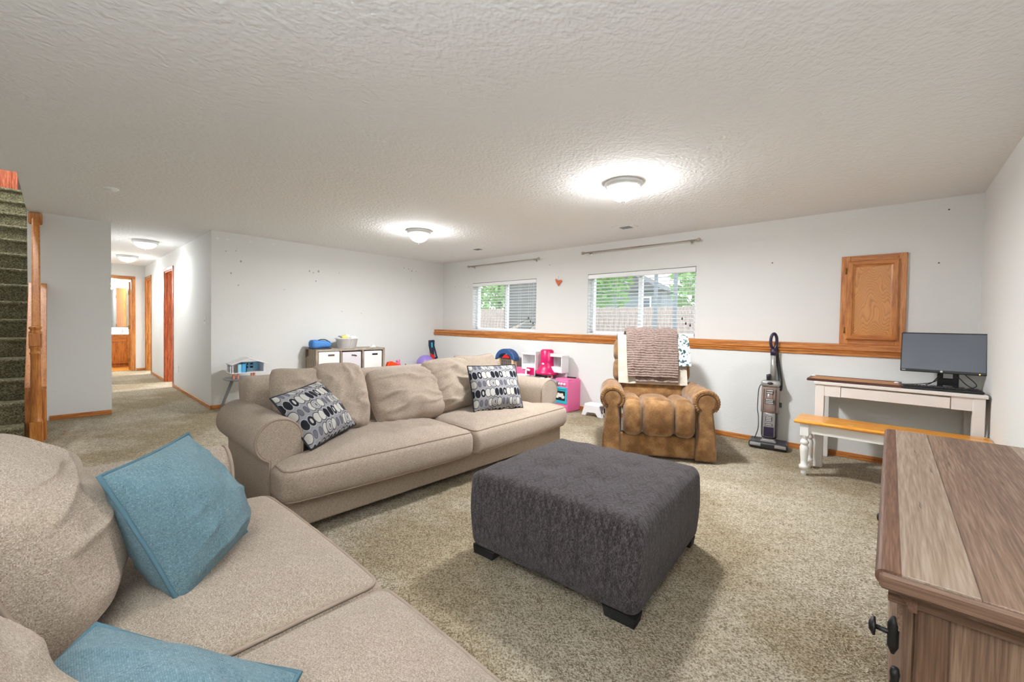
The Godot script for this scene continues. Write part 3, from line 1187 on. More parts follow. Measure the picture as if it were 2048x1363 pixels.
func stairs() -> void:
	var s := setting("stairs")
	var prof := []
	for i in 15:
		var x := -6.0 - i * 0.22
		var y := (i + 1) * 0.2
		# tread with a rounded carpeted nosing, extruded across the flight
		var poly := [Vector2(x - 0.30, y - 0.3 if i > 0 else 0.0), Vector2(x - 0.025, y - 0.3 if i > 0 else 0.0), Vector2(x - 0.03, y - 0.06)]
		for k in 7:
			var a := lerpf(-PI / 2, PI / 2, k / 6.0)
			poly.append(Vector2(x - 0.022 + cos(a) * 0.022, y - 0.022 + sin(a) * 0.022))
		poly.append(Vector2(x - 0.30, y))
		var st := S()
		prism(st, poly, 0.205, ZS, 0.0)
		put(st, "step", M.stair_carpet, s)
	var st2 := S()
	bx(-10.28, -9.3, 2.8, 3.0, 0.205, ZS, st2)
	put(st2, "landing", M.stair_carpet, s)
	# low side wall with a sloping oak cap
	var kw := setting("wall_stair_knee")
	st2 = S()
	prism(st2, [Vector2(-6.27, 0), Vector2(-6.27, 0.5), Vector2(XL, 1.55), Vector2(XL, 0)], 0.10, 0.195)
	put(st2, "plaster", M.wall_paint, kw)
	st2 = S()
	var cap := [Vector2(-6.25, 0.0), Vector2(-6.23, 0.0), Vector2(-6.23, 0.53)]
	prism(st2, [Vector2(-6.27, 0.0), Vector2(-6.235, 0.0), Vector2(-6.235, 0.497), Vector2(-6.27, 0.497)], 0.06, 0.205, 0.004)
	put(st2, "end_board", M.oak_y, kw)
	st2 = S()
	prism(st2, [Vector2(-6.235, 0.5), Vector2(-6.235, 0.535), Vector2(XL + 0.02, 1.62), Vector2(XL, 1.62), Vector2(XL, 1.58)], 0.06, 0.205, 0.005)
	put(st2, "cap_board", M.oak_y, kw)
	# newel at the foot of the flight, and the rail up to the wall
	var n := thing("newel_post", "turned oak newel post at the foot of the carpeted stairs", "post", V(-6.19, 0, 0.13))
	st2 = S()
	box(st2, V(0, 0.1, 0), V(0.09, 0.2, 0.09), 0.004)
	put(st2, "base_block", M.light_oak_y, n)
	st2 = S()
	lathe(st2, [Vector2(0.044, 0.2), Vector2(0.044, 0.212), Vector2(0.036, 0.225), Vector2(0.038, 0.3), Vector2(0.037, 0.55), Vector2(0.034, 0.78), Vector2(0.035, 0.86), Vector2(0.041, 0.868), Vector2(0.041, 0.878), Vector2(0.035, 0.886), Vector2(0.035, 0.915), Vector2(0.043, 0.925), Vector2(0.043, 0.94)], 20)
	put(st2, "column", M.light_oak_y, n)
	st2 = S()
	box(st2, V(0, 1.005, 0), V(0.088, 0.13, 0.088), 0.006)
	put(st2, "mid_block", M.light_oak_y, n)
	st2 = S()
	lathe(st2, [Vector2(0.044, 1.07), Vector2(0.046, 1.082), Vector2(0.036, 1.092), Vector2(0.036, 1.106), Vector2(0.045, 1.115), Vector2(0.044, 1.13), Vector2(0.03, 1.14), Vector2(0, 1.142)], 20)
	put(st2, "cap_ring", M.light_oak_y, n)
	var hr := thing("handrail", "sloping oak handrail from the newel post up to the ceiling", "handrail", V(-6.19, 1.1, 0.125))
	st2 = S()
	var a0 := V(0, 0.02, 0)
	var b0 := V(XL + 0.03 + 6.19, 1.25, 0.018)
	var dir := (b0 - a0).normalized()
	var up := V(0, 0, 1).cross(dir).normalized()
	if up.y < 0:
		up = -up
	var bas := Basis(dir, up, dir.cross(up))
	box(st2, V((b0 - a0).length() * 0.5, 0, 0), V((b0 - a0).length(), 0.055, 0.062), 0.012, Transform3D(bas, a0))
	put(st2, "rail", M.light_oak_y, hr)
	st2 = S()
	box(st2, V(XL + 0.015 + 6.19, 1.262, 0.022), V(0.03, 0.14, 0.11), 0.012)
	put(st2, "rosette", M.oak_y, hr)
	# door on the landing upstairs
	var d := setting("door_4")
	st2 = S()
	bx(-9.75, -9.71, 3.0, 5.0, 0.42, ZS - 0.02, st2, 0.004)
	put(st2, "door_leaf", M.red_oak_y, d)
	st2 = S()
	bx(-9.76, -9.69, 3.0, 5.05, 0.36, 0.42, st2, 0.004)
	put(st2, "casing", M.red_oak_y, d)


func wall_things() -> void:
	# curtain rods
	var k := 0
	for s in [[-6.0, -4.25], [-3.45, -1.75]]:
		var w: float = s[1] - s[0]
		var r := thing("curtain_rod", ["bare metal curtain rod above the window nearest the corner", "bare metal curtain rod above the window behind the recliner"][k], "curtain rod", V((s[0] + s[1]) * 0.5, 2.31, ZN), 0.0, "curtain rods")
		k += 1
		var st := S()
		tube(st, [V(-w * 0.5 + 0.05, 0, 0.08), V(w * 0.06, 0, 0.08)], 0.0095, 10)
		tube(st, [V(w * 0.06, 0, 0.08), V(w * 0.5 - 0.05, 0, 0.08)], 0.0075, 10)
		put(st, "rod", M.nickel, r)
		for e in [-1.0, 1.0]:
			st = S()
			var turn := Basis(V(0, 0, 1), -PI / 2 * e)
			lathe(st, [Vector2(0.011, 0), Vector2(0.015, 0.006), Vector2(0.008, 0.014), Vector2(0.02, 0.026), Vector2(0.023, 0.04), Vector2(0.016, 0.052), Vector2(0.006, 0.058), Vector2(0, 0.06)], 12, Transform3D(turn, V(e * (w * 0.5 - 0.055), 0, 0.08)))
			put(st, "finial", M.nickel, r)
			st = S()
			box(st, V(e * (w * 0.5 - 0.12), -0.012, 0.04), V(0.014, 0.012, 0.08), 0.002)
			box(st, V(e * (w * 0.5 - 0.12), -0.01, 0.004), V(0.03, 0.05, 0.008), 0.002)
			put(st, "bracket", M.nickel, r)
	# clay ornament between the windows
	var o := thing("wall_ornament", "small orange clay bird ornament hanging between the windows", "ornament", V(-3.91, 1.88, ZN + 0.012))
	var st2 := S()
	prism(st2, [Vector2(0, -0.03), Vector2(0.03, 0.01), Vector2(0.065, 0.045), Vector2(0.05, 0.07), Vector2(0.012, 0.06), Vector2(-0.01, 0.04), Vector2(-0.03, 0.075), Vector2(-0.062, 0.09), Vector2(-0.055, 0.05), Vector2(-0.03, 0.01)], -0.008, 0.012, 0.004)
	put(st2, "body", M.clay, o)
	st2 = S()
	tube(st2, [V(-0.01, 0.04, 0.0), V(0.0, 0.13, 0.0)], 0.0015, 5)
	put(st2, "string", M.table_grey, o)
	# oak panel cover on the wall
	var c := thing("wall_cabinet", "oak cabinet door with arched grain set in the wall above the ledge", "cabinet", V(-0.147, 1.098, ZN))
	var w2 := 0.243
	var hh := 0.877
	st2 = S()
	for e in [-1.0, 1.0]:
		st2 = S()
		box(st2, V(e * (w2 - 0.035), hh * 0.5, 0.012), V(0.07, hh, 0.024), 0.003)
		put(st2, "frame_stile", M.oak_y, c)
	for yy in [0.035, hh - 0.035]:
		st2 = S()
		box(st2, V(0, yy, 0.011), V(w2 * 2 - 0.14, 0.07, 0.022), 0.003)
		put(st2, "frame_rail", M.oak_x, c)
	var dw := 0.193
	var d0 := 0.045
	var d1 := hh - 0.052
	var dd := Node3D.new()
	dd.name = "door"
	c.add_child(dd)
	var rail := [Vector2(0, 0), Vector2(0.062, 0), Vector2(0.062, 0.014), Vector2(0.05, 0.018), Vector2(0.042, 0.024), Vector2(0.012, 0.022), Vector2(0.0, 0.012)]
	st2 = S()
	for e in [-1.0, 1.0]:
		# mitred stile: extrude the moulding up, trim ends at 45 degrees
		st2 = S()
		mitre(st2, rail, V(e * dw, (d0 + d1) * 0.5, 0.024), (d1 - d0) * 0.5, e, true)
		put(st2, "door_stile", M.light_oak_y, dd)
	st2 = S()
	mitre(st2, rail, V(0, d0, 0.024), dw, -1.0, false)
	put(st2, "door_rail", M.oak_x, dd)
	st2 = S()
	mitre(st2, rail, V(0, d1, 0.024), dw, 1.0, false)
	put(st2, "door_rail", M.oak_x, dd)
	st2 = S()
	flat(st2)
	var px := dw - 0.055
	var p := [V(-px, d0 + 0.055, 0.034), V(px, d0 + 0.055, 0.034), V(px, d1 - 0.055, 0.034), V(-px, d1 - 0.055, 0.034)]
	var uv := [Vector2(0, 1), Vector2(1, 1), Vector2(1, 0), Vector2(0, 0)]
	for i in [0, 2, 1, 0, 3, 2]:
		st2.set_uv(uv[i])
		st2.add_vertex(p[i])
	put(st2, "panel", M.oak_panel, dd)
	for yy in [0.14, 0.73]:
		st2 = S()
		tube(st2, [V(-dw - 0.012, yy - 0.03, 0.028), V(-dw - 0.012, yy + 0.03, 0.028)], 0.007, 8)
		put(st2, "hinge", M.brass, c)
	# ceiling vents
	k = 0
	for q in [V(-2.434, CEIL, -4.67), V(-5.0, CEIL, -4.61)]:
		var v := thing("ceiling_vent", ["small grey ceiling vent near the window behind the recliner", "small grey ceiling vent near the window in the corner"][k], "vent", q, 0.0, "ceiling vents")
		k += 1
		st2 = S()
		bx(-0.15, 0.15, -0.006, 0.0, -0.07, 0.07, st2, 0.003)
		put(st2, "plate", M.trim_white, v)
		for i in 6:
			st2 = S()
			box(st2, V(0.02, -0.009, -0.045 + i * 0.018), V(0.13, 0.004, 0.012), 0.0)
			put(st2, "louver", M.table_grey, v)
	# small round cover on the ceiling towards the stairs
	st2 = S()
	lathe(st2, [Vector2(0, -0.018), Vector2(0.04, -0.016), Vector2(0.055, -0.006), Vector2(0.058, 0.0), Vector2(0, 0)], 20)
	solo(st2, "ceiling_cover", M.trim_white, "small round white cover on the ceiling near the hall", "ceiling cover", V(-5.42, CEIL, -0.36))
	# lamps
	ceiling_lamp(V(-1.694, CEIL, -3.216), "large flush ceiling lamp with frosted bowl above the recliner side", 0.158, 0.12, LAMP_A)
	ceiling_lamp(V(-4.607, CEIL, -3.216), "flush ceiling lamp with frosted bowl above the toy shelf side", 0.158, 0.12, LAMP_B)
	ceiling_lamp(V(-8.667, CEIL, -0.96), "flush ceiling lamp nearest the hall entrance", 0.165, 0.09, LAMP_C)
	ceiling_lamp(V(-11.08, CEIL, -0.96), "flush ceiling lamp deeper in the hall", 0.165, 0.09, LAMP_C)
	ceiling_lamp(V(-9.97, CEIL, -3.9), "ceiling lamp in the room behind the red door", 0.165, 0.09, LAMP_D)
	ceiling_lamp(V(-12.45, CEIL, -3.9), "ceiling lamp in the room at the end of the hall", 0.165, 0.09, LAMP_D)
	# standing uplight behind the camera: the ceiling over the foreground is as bright as near the lamps
	var fl := thing("floor_lamp", "black standing uplight lamp behind the viewer by the south wall", "lamp", V(0.22, 0, 0.78))
	var st3 := S()
	lathe(st3, [Vector2(0, 0), Vector2(0.13, 0), Vector2(0.13, 0.02), Vector2(0.02, 0.03), Vector2(0, 0.03)], 24)
	put(st3, "base", M.iron, fl)
	st3 = S()
	tube(st3, [V(0, 0.03, 0), V(0, 1.62, 0)], 0.012, 10)
	put(st3, "pole", M.iron, fl)
	st3 = S()
	lathe(st3, [Vector2(0.02, 1.6), Vector2(0.08, 1.63), Vector2(0.13, 1.68), Vector2(0.16, 1.75), Vector2(0.155, 1.75), Vector2(0.12, 1.69), Vector2(0.07, 1.645), Vector2(0, 1.63)], 28)
	put(st3, "shade", M.iron, fl)
	st3 = S()
	lathe(st3, [Vector2(0, 1.69), Vector2(0.11, 1.692), Vector2(0.1, 1.71), Vector2(0, 1.715)], 24)
	put(st3, "bulb_disc", M.lamp_glass, fl)
	var up := AreaLight3D.new()
	up.name = "uplight"
	up.area_size = Vector2(0.2, 0.2)
	up.light_energy = UPLIGHT
	up.light_color = Color(0.94, 0.975, 1.0)
	up.area_range = 14.0
	up.area_attenuation = 2.0
	up.shadow_enabled = true
	fl.add_child(up, true)
	up.position = V(0, 1.74, 0)
	up.rotation_degrees.x = 90
	ceiling_lamp(V(-7.6, 5.2, 0.68), "ceiling lamp above the upstairs landing", 0.165, 0.09, LAMP_E)


# picture-frame moulding with mitred ends. outer edge at c, running along y (upright) or x; e = side
func mitre(st: SurfaceTool, prof: Array, c: Vector3, half: float, e: float, upright: bool) -> void:
	flat(st)
	var n := prof.size()
	for i in n:
		var p: Vector2 = prof[i]
		var q: Vector2 = prof[(i + 1) % n]
		var pt := func(w: Vector2, s: float) -> Vector3:
			var run := s * (half - w.x)
			return c + (Vector3(-e * w.x, run, w.y) if upright else Vector3(run, -e * w.x, w.y))
		var a: Vector3 = pt.call(p, -1.0)
		var b: Vector3 = pt.call(p, 1.0)
		var d: Vector3 = pt.call(q, -1.0)
		var f: Vector3 = pt.call(q, 1.0)
		if (e > 0) == upright:
			quad(st, a, d, f, b)
		else:
			quad(st, a, b, f, d)
func piping(st: SurfaceTool, pts: Array, r := 0.006) -> void:
	tube(st, pts, r, 6, true)


# seat cushion in local axes: x along the sofa from x0 to x1, front at z1; ear = how far the front corner reaches round the arm (sign gives the side)
func seat_cushion(parent: Node3D, x0: float, x1: float, z0: float, z1: float, y0: float, y1: float, ear: float, bow: Callable, sd: float) -> void:
	var h := V((x1 - x0) * 0.5, (y1 - y0) * 0.5, (z1 - z0) * 0.5)
	var c := V((x0 + x1) * 0.5, (y0 + y1) * 0.5, (z0 + z1) * 0.5)
	var bend := func(p: Vector3) -> Vector3:
		var u := p.x / h.x
		var w := p.z / h.z
		var q := p
		# the corner reaches round in front of the arm
		if ear != 0.0 and u * signf(ear) > 0.0:
			var s := smoothstep(z1 - 0.235, z1 - 0.185, p.z + c.z)
			q.x += ear * s * clampf((absf(u) - 0.55) / 0.45, 0.0, 1.0)
		var dome := (1.0 - pow(u, 4)) * (1.0 - pow(w, 4))
		if p.y > 0:
			q.y += 0.062 * dome + 0.010 * wob.get_noise_3d((p.x + c.x) * 420, sd * 50, (p.z + c.z) * 420) * dome + 0.008 * wob.get_noise_3d((p.x + c.x) * 900, sd * 50 + 40, (p.z + c.z) * 300) * dome
		else:
			q.y -= 0.0
		# front swells
		if w > 0.5:
			var fy := 1.0 - pow(p.y / h.y, 2)
			q.z += 0.022 * fy * (w - 0.5) * 2.0
		q.z += bow.call(q.x + c.x) * clampf((w + 0.2) / 1.2, 0.0, 1.0)
		return q + c
	var st := S()
	softbox(st, h, 0.05, 4, Vector3i(30, 3, 30), bend)
	put(st, "seat_cushion", M.sofa_weave, parent)
	for sy in [1.0, -1.0]:
		var pts := []
		var r := 0.05
		var e := 0.0
		for k in 4:
			var sx: float = [1.0, 1.0, -1.0, -1.0][k]
			var sz: float = [-1.0, 1.0, 1.0, -1.0][k]
			var a0: float = [-PI / 2, 0.0, PI / 2, PI][k]
			for i in 5:
				var a := a0 + PI / 2 * i / 4
				var q := V(sx * (h.x - r) + cos(a) * r * 0.72, sy * (h.y - r * 0.29), sz * (h.z - r) + sin(a) * r * 0.72)
				pts.append(bend.call(q))
			for i in range(1, 14):
				var sx2: float = [1.0, -1.0, -1.0, 1.0][k]
				var sz2: float = [1.0, 1.0, -1.0, -1.0][k]
				var f := i / 14.0
				var from := V(sx * (h.x - r), 0, sz * (h.z - r)) + V([1, 0, -1, 0][k], 0, [0, 1, 0, -1][k]) * r * 0.72
				var to := V(sx2 * (h.x - r), 0, sz2 * (h.z - r)) + V([1, 0, -1, 0][k], 0, [0, 1, 0, -1][k]) * r * 0.72
				var q := from.lerp(to, f)
				q.y = sy * (h.y - r * 0.29)
				pts.append(bend.call(q))
		st = S()
		piping(st, pts, 0.0065)
		put(st, "piping", M.sofa_piping, parent)


func sofa_arm(parent: Node3D, cx: float, e: float, z0: float, z1: float, cy: float, r: float) -> void:
	# e = +1: outer side towards +x
	var poly := []
	var inner := -r
	poly.append(Vector2(e * inner, 0.05))
	var n := 20
	var out := []
	for i in n + 1:
		var a := lerpf(PI, -PI * 0.34, float(i) / n)
		out.append(Vector2(e * cos(a) * r, cy + sin(a) * r))
	poly.append_array(out)
	poly.append(Vector2(e * r * 0.45, cy - r * 1.15))
	poly.append(Vector2(e * r * 0.42, 0.05))
	var t := Transform3D(Basis(), V(cx, 0, 0))
	var st := S()
	prism(st, poly, z0, z1, 0.012, t, true)
	put(st, "arm", M.sofa_weave, parent)
	# scroll panel on the front with piping round it
	var small := []
	for i in n + 1:
		var a := lerpf(PI, -PI * 0.36, float(i) / n)
		small.append(Vector2(e * cos(a) * r * 0.93, cy + sin(a) * r * 0.93))
	small.append(Vector2(e * r * 0.38, cy - r * 1.2))
	small.append(Vector2(e * r * 0.36, 0.07))
	small.append(Vector2(-e * r * 0.93, 0.07))
	st = S()
	prism(st, small, z1 - 0.01, z1 + 0.012, 0.008, t)
	put(st, "arm_panel", M.sofa_weave, parent)
	st = S()
	var path := []
	for p in small:
		path.append(V(cx + p.x * 1.02, p.y, z1 + 0.006))
	tube(st, path, 0.007, 6, true)
	put(st, "piping", M.sofa_piping, parent)


func back_pillow(called: String, label: String, category: String, bl: Vector3, br: Vector3, tl: Vector3, fat: float, m: Material, pm: Material, crease: float, sd: float, sag := 0.0, group := "", n := 48, pr := 0.006, ear := -0.2) -> Node3D:
	var fr := frame3(bl, br, tl)
	var a := (br - bl).length() * 0.5
	var b := (tl - bl).length() * 0.5
	var base := V(fr.origin.x, minf(bl.y, br.y), fr.origin.z)
	var o := thing(called, label, category, base, 0.0, group)
	var local := Transform3D(fr.basis, fr.origin - base)
	var bend := func(p: Vector3) -> Vector3:
		var q := p
		# weight settles: fuller below, top edge sags in the middle
		var v := p.y / b
		var u := p.x / a
		q.z *= 1.0 - 0.22 * v
		q.y -= sag * (1.0 - u * u) * clampf(0.5 + v * 0.5, 0, 1) 
		return local * q
	var st := S()
	pillow(st, a, b, fat, n, crease, sd, bend, ear)
	put(st, "cover", m, o)
	st = S()
	tube(st, rim(a, b, 16, bend, ear), pr, 6, true)
	put(st, "piping", pm, o)
	return o


func sofas() -> void:
	# long sofa in the middle of the room, facing east: local +z is world +x, local +x is world -z
	var o := thing("sofa", "long beige woven sofa with rolled arms in the middle of the room", "sofa", V(-2.95, 0, -2.155), 90.0)
	var st := S()
	var flatten := func(p: Vector3) -> Vector3: return p + V(0, 0.145, 0.005)
	softbox(st, V(1.325, 0.09, 0.475), 0.02, 2, Vector3i(8, 2, 4), flatten)
	put(st, "base", M.sofa_weave, o)
	st = S()
	softbox(st, V(1.27, 0.385, 0.12), 0.05, 3, Vector3i(10, 6, 2), func(p: Vector3) -> Vector3: return p + V(0, 0.445, -0.36 - 0.08 * (p.y / 0.385)))
	put(st, "back_frame", M.sofa_weave, o)
	sofa_arm(o, -1.285, -1.0, -0.46, 0.35, 0.545, 0.133)
	sofa_arm(o, 1.285, 1.0, -0.46, 0.35, 0.545, 0.133)
	for x in [-1.25, 1.25]:
		for z in [-0.4, 0.4]:
			st = S()
			box(st, V(x, 0.03, z), V(0.07, 0.06, 0.07), 0.005)
			put(st, "foot", M.felt_black, o)
	var bow := func(x: float) -> float: return 0.075 * (1.0 - pow(x / 1.35, 2))
	seat_cushion(o, -1.15, -0.005, -0.3, 0.545, 0.225, 0.425, -0.19, bow, 1.0)
	seat_cushion(o, 0.005, 1.15, -0.3, 0.545, 0.225, 0.425, 0.19, bow, 2.0)
	# loveseat in the foreground, facing north: local +z is world -z, local +x is world -x
	o = thing("sofa", "beige woven sofa in the left foreground with two seat cushions", "sofa", V(-1.157, 0, -0.17), 180.0)
	st = S()
	softbox(st, V(1.1, 0.09, 0.46), 0.02, 2, Vector3i(8, 2, 4), func(p: Vector3) -> Vector3: return p + V(0, 0.145, 0.005))
	put(st, "base", M.sofa_weave, o)
	st = S()
	softbox(st, V(1.05, 0.385, 0.12), 0.05, 3, Vector3i(10, 6, 2), func(p: Vector3) -> Vector3: return p + V(0, 0.445, -0.40 - 0.08 * (p.y / 0.385)))
	put(st, "back_frame", M.sofa_weave, o)
	sofa_arm(o, -1.075, -1.0, -0.46, 0.345, 0.545, 0.125)
	sofa_arm(o, 1.075, 1.0, -0.46, 0.345, 0.545, 0.125)
	for x in [-1.0, 1.0]:
		for z in [-0.4, 0.4]:
			st = S()
			box(st, V(x, 0.03, z), V(0.07, 0.06, 0.07), 0.005)
			put(st, "foot", M.felt_black, o)
	var nobow := func(x: float) -> float: return 0.02 * (1.0 - pow(x / 1.0, 2))
	seat_cushion(o, 0.004, 0.945, -0.3, 0.505, 0.225, 0.43, 0.06, nobow, 3.0)
	seat_cushion(o, -0.945, -0.004, -0.3, 0.505, 0.225, 0.43, -0.06, nobow, 4.0)
	# loose back pillows on the long sofa (world axes; they face +x)
	var g := "loose back pillows of the long sofa"
	back_pillow("back_pillow", "beige back pillow beside the near rolled arm of the long sofa", "pillow", V(-2.95, 0.47, -1.0), V(-2.95, 0.47, -1.47), V(-3.1, 0.93, -0.93), 0.15, M.sofa_weave, M.sofa_piping, 0.35, 1.3, 0.04, g)
	back_pillow("back_pillow", "beige back pillow leaning right behind the near patterned cushion", "pillow", V(-2.86, 0.46, -1.19), V(-2.84, 0.45, -1.56), V(-3.06, 0.93, -1.24), 0.15, M.sofa_weave, M.sofa_piping, 0.35, 2.1, 0.0, g)
	back_pillow("back_pillow", "flat beige back pillow slumped in the middle of the long sofa", "pillow", V(-2.84, 0.445, -1.6), V(-2.84, 0.44, -2.26), V(-3.08, 0.85, -1.66), 0.15, M.sofa_weave, M.sofa_piping, 0.4, 3.7, 0.0, g)
	back_pillow("back_pillow", "upright beige back pillow left of the far patterned cushion", "pillow", V(-2.87, 0.45, -2.15), V(-2.87, 0.46, -2.7), V(-3.08, 0.9, -2.18), 0.16, M.sofa_weave, M.sofa_piping, 0.38, 4.4, 0.0, g)
	back_pillow("back_pillow", "pale back pillow poking up behind the far patterned cushion", "pillow", V(-3.0, 0.47, -2.58), V(-3.0, 0.47, -3.14), V(-3.16, 0.95, -2.62), 0.13, M.sofa_weave, M.sofa_piping, 0.2, 5.2, 0.05, g)
	# patterned cushions
	back_pillow("throw_pillow", "oval-patterned black and grey cushion slumped against the near sofa arm", "pillow", V(-2.55, 0.475, -1.04), V(-2.74, 0.53, -1.42), V(-2.75, 0.765, -0.855), 0.1, M.oval_print, M.black_piping, 0.14, 6.6, 0.0, "patterned cushions", 34, 0.006, 0.03)
	back_pillow("throw_pillow", "oval-patterned black and grey cushion upright at the far sofa arm", "pillow", V(-2.63, 0.48, -2.42), V(-2.49, 0.475, -2.9), V(-2.78, 0.86, -2.47), 0.09, M.oval_print, M.black_piping, 0.12, 7.9, 0.0, "patterned cushions", 34, 0.006, 0.03)
	# foreground back pillows (face -z)
	g = "loose back pillows of the foreground sofa"
	back_pillow("back_pillow", "big beige back pillow behind the upright blue cushion", "pillow", V(-1.3, 0.46, 0.0), V(-2.04, 0.46, 0.0), V(-1.3, 0.9, 0.17), 0.19, M.sofa_weave, M.sofa_piping, 0.22, 8.3, 0.0, g, 80)
	back_pillow("back_pillow", "beige back pillow at the bottom left corner behind the lower blue cushion", "pillow", V(-0.3, 0.46, 0.085), V(-1.12, 0.46, 0.085), V(-0.3, 0.9, 0.22), 0.17, M.sofa_weave, M.sofa_piping, 0.2, 9.1, 0.0, g, 80)
	# blue cushions
	back_pillow("throw_pillow", "blue knit cushion standing upright on the foreground sofa", "pillow", V(-1.378, 0.47, -0.202), V(-1.658, 0.485, -0.435), V(-1.53, 0.83, -0.095), 0.125, M.blue_knit, M.blue_piping, 0.22, 10.4, 0.0, "blue cushions", 64, 0.0065, 0.04)
	back_pillow("throw_pillow", "blue knit cushion lying at the bottom edge of the foreground sofa", "pillow", V(-0.885, 0.545, 0.22), V(-0.59, 0.45, -0.055), V(-1.17, 0.64, -0.03), 0.12, M.blue_knit, M.blue_piping, 0.3, 11.8, 0.0, "blue cushions", 64, 0.0065, 0.04)
	# ottoman
	var ot := thing("ottoman", "large square charcoal chenille ottoman on short black feet", "ottoman", V(-1.225, 0, -2.0), 4.0)
	st = S()
	var hx := 0.475
	var hz := 0.465
	softbox(st, V(hx, 0.207, hz), 0.055, 4, Vector3i(26, 4, 26), func(p: Vector3) -> Vector3:
		var u := p.x / hx
		var w := p.z / hz
		var q := p
		var dome := (1 - pow(u, 4)) * (1 - pow(w, 4))
		if p.y > 0:
			q.y += 0.03 * (1 - u * u) * (1 - w * w)
			# shallow tufts and gathers along the seams
			for tx in [-0.33, 0.33]:
				for tz in [-0.33, 0.33]:
					q.y -= 0.022 * exp(-(pow(u - tx, 2) + pow(w - tz, 2)) * 40.0)
			q.y += 0.004 * sin(p.x * 160.0) * exp(-pow((absf(w) - 0.86) * 14.0, 2)) * dome * 2.0
			q.y += 0.004 * sin(p.z * 160.0) * exp(-pow((absf(u) - 0.86) * 14.0, 2)) * dome * 2.0
			q.y += 0.006 * wob.get_noise_2d(p.x * 400, p.z * 400)
		else:
			q.x *= 1.0 - 0.02 * absf(p.y) / 0.207
			q.z *= 1.0 - 0.02 * absf(p.y) / 0.207
		var side := 0.008 * (1 - pow(p.y / 0.207, 2))
		q.x += signf(u) * side * smoothstep(0.8, 1.0, absf(u))
		q.z += signf(w) * side * smoothstep(0.8, 1.0, absf(w))
		return q + V(0, 0.241, 0))
	put(st, "body", M.chenille, ot)
	for sx in [-1.0, 1.0]:
		for sz in [-1.0, 1.0]:
			st = S()
			prism(st, [Vector2(0, 0), Vector2(0.13, 0), Vector2(0.145, 0.045), Vector2(-0.008, 0.045)], -0.04, 0.04, 0.004, Transform3D(Basis.from_scale(V(-sx, 1, 1)), V(sx * (hx - 0.025), 0, sz * (hz - 0.06))) if sx * 1.0 < 0 else Transform3D(Basis(Vector3.UP, PI), V(sx * (hx - 0.025), 0, sz * (hz - 0.06))))
			put(st, "foot", M.felt_black, ot)
# draped sheet: path runs in the local yz plane, x from xa to xb (callables of t 0..1); thick cloth with ribs
func sheet(st: SurfaceTool, path: Array, xa: Callable, xb: Callable, nx: int, thick: float, rib: float, pitch: float, wav: float, sd: float) -> void:
	var n := path.size()
	var arc := 0.0
	var top := []
	var bot := []
	for i in n:
		var p: Vector3 = path[i]
		var tg: Vector3 = (path[mini(i + 1, n - 1)] - path[maxi(i - 1, 0)]).normalized()
		var nm := tg.cross(Vector3(1, 0, 0)).normalized()
		if i > 0:
			arc += (p - path[i - 1]).length()
		var t := float(i) / (n - 1)
		var rt := []
		var rb := []
		for j in nx + 1:
			var s := float(j) / nx
			var x := lerpf(xa.call(t), xb.call(t), s)
			var off := wav * wob.get_noise_3d(x * 500, arc * 320, sd * 60)
			var ridge := rib * absf(sin((arc + off * 0.16) * PI / pitch)) if rib > 0.0 else 0.0
			var q := p + V(x, 0, 0) + nm * off
			rt.append(q + nm * (thick + ridge))
			rb.append(q)
		top.append(rt)
		bot.append(rb)
	soft(st)
	for i in n - 1:
		for j in nx:
			quad(st, top[i][j], top[i + 1][j], top[i + 1][j + 1], top[i][j + 1])
			quad(st, bot[i][j], bot[i][j + 1], bot[i + 1][j + 1], bot[i + 1][j])
	soft(st)
	for i in n - 1:
		quad(st, bot[i][0], bot[i + 1][0], top[i + 1][0], top[i][0])
		quad(st, top[i][nx], top[i + 1][nx], bot[i + 1][nx], bot[i][nx])
	for j in nx:
		quad(st, bot[0][j], top[0][j], top[0][j + 1], bot[0][j + 1])
		quad(st, bot[n - 1][j + 1], top[n - 1][j + 1], top[n - 1][j], bot[n - 1][j])


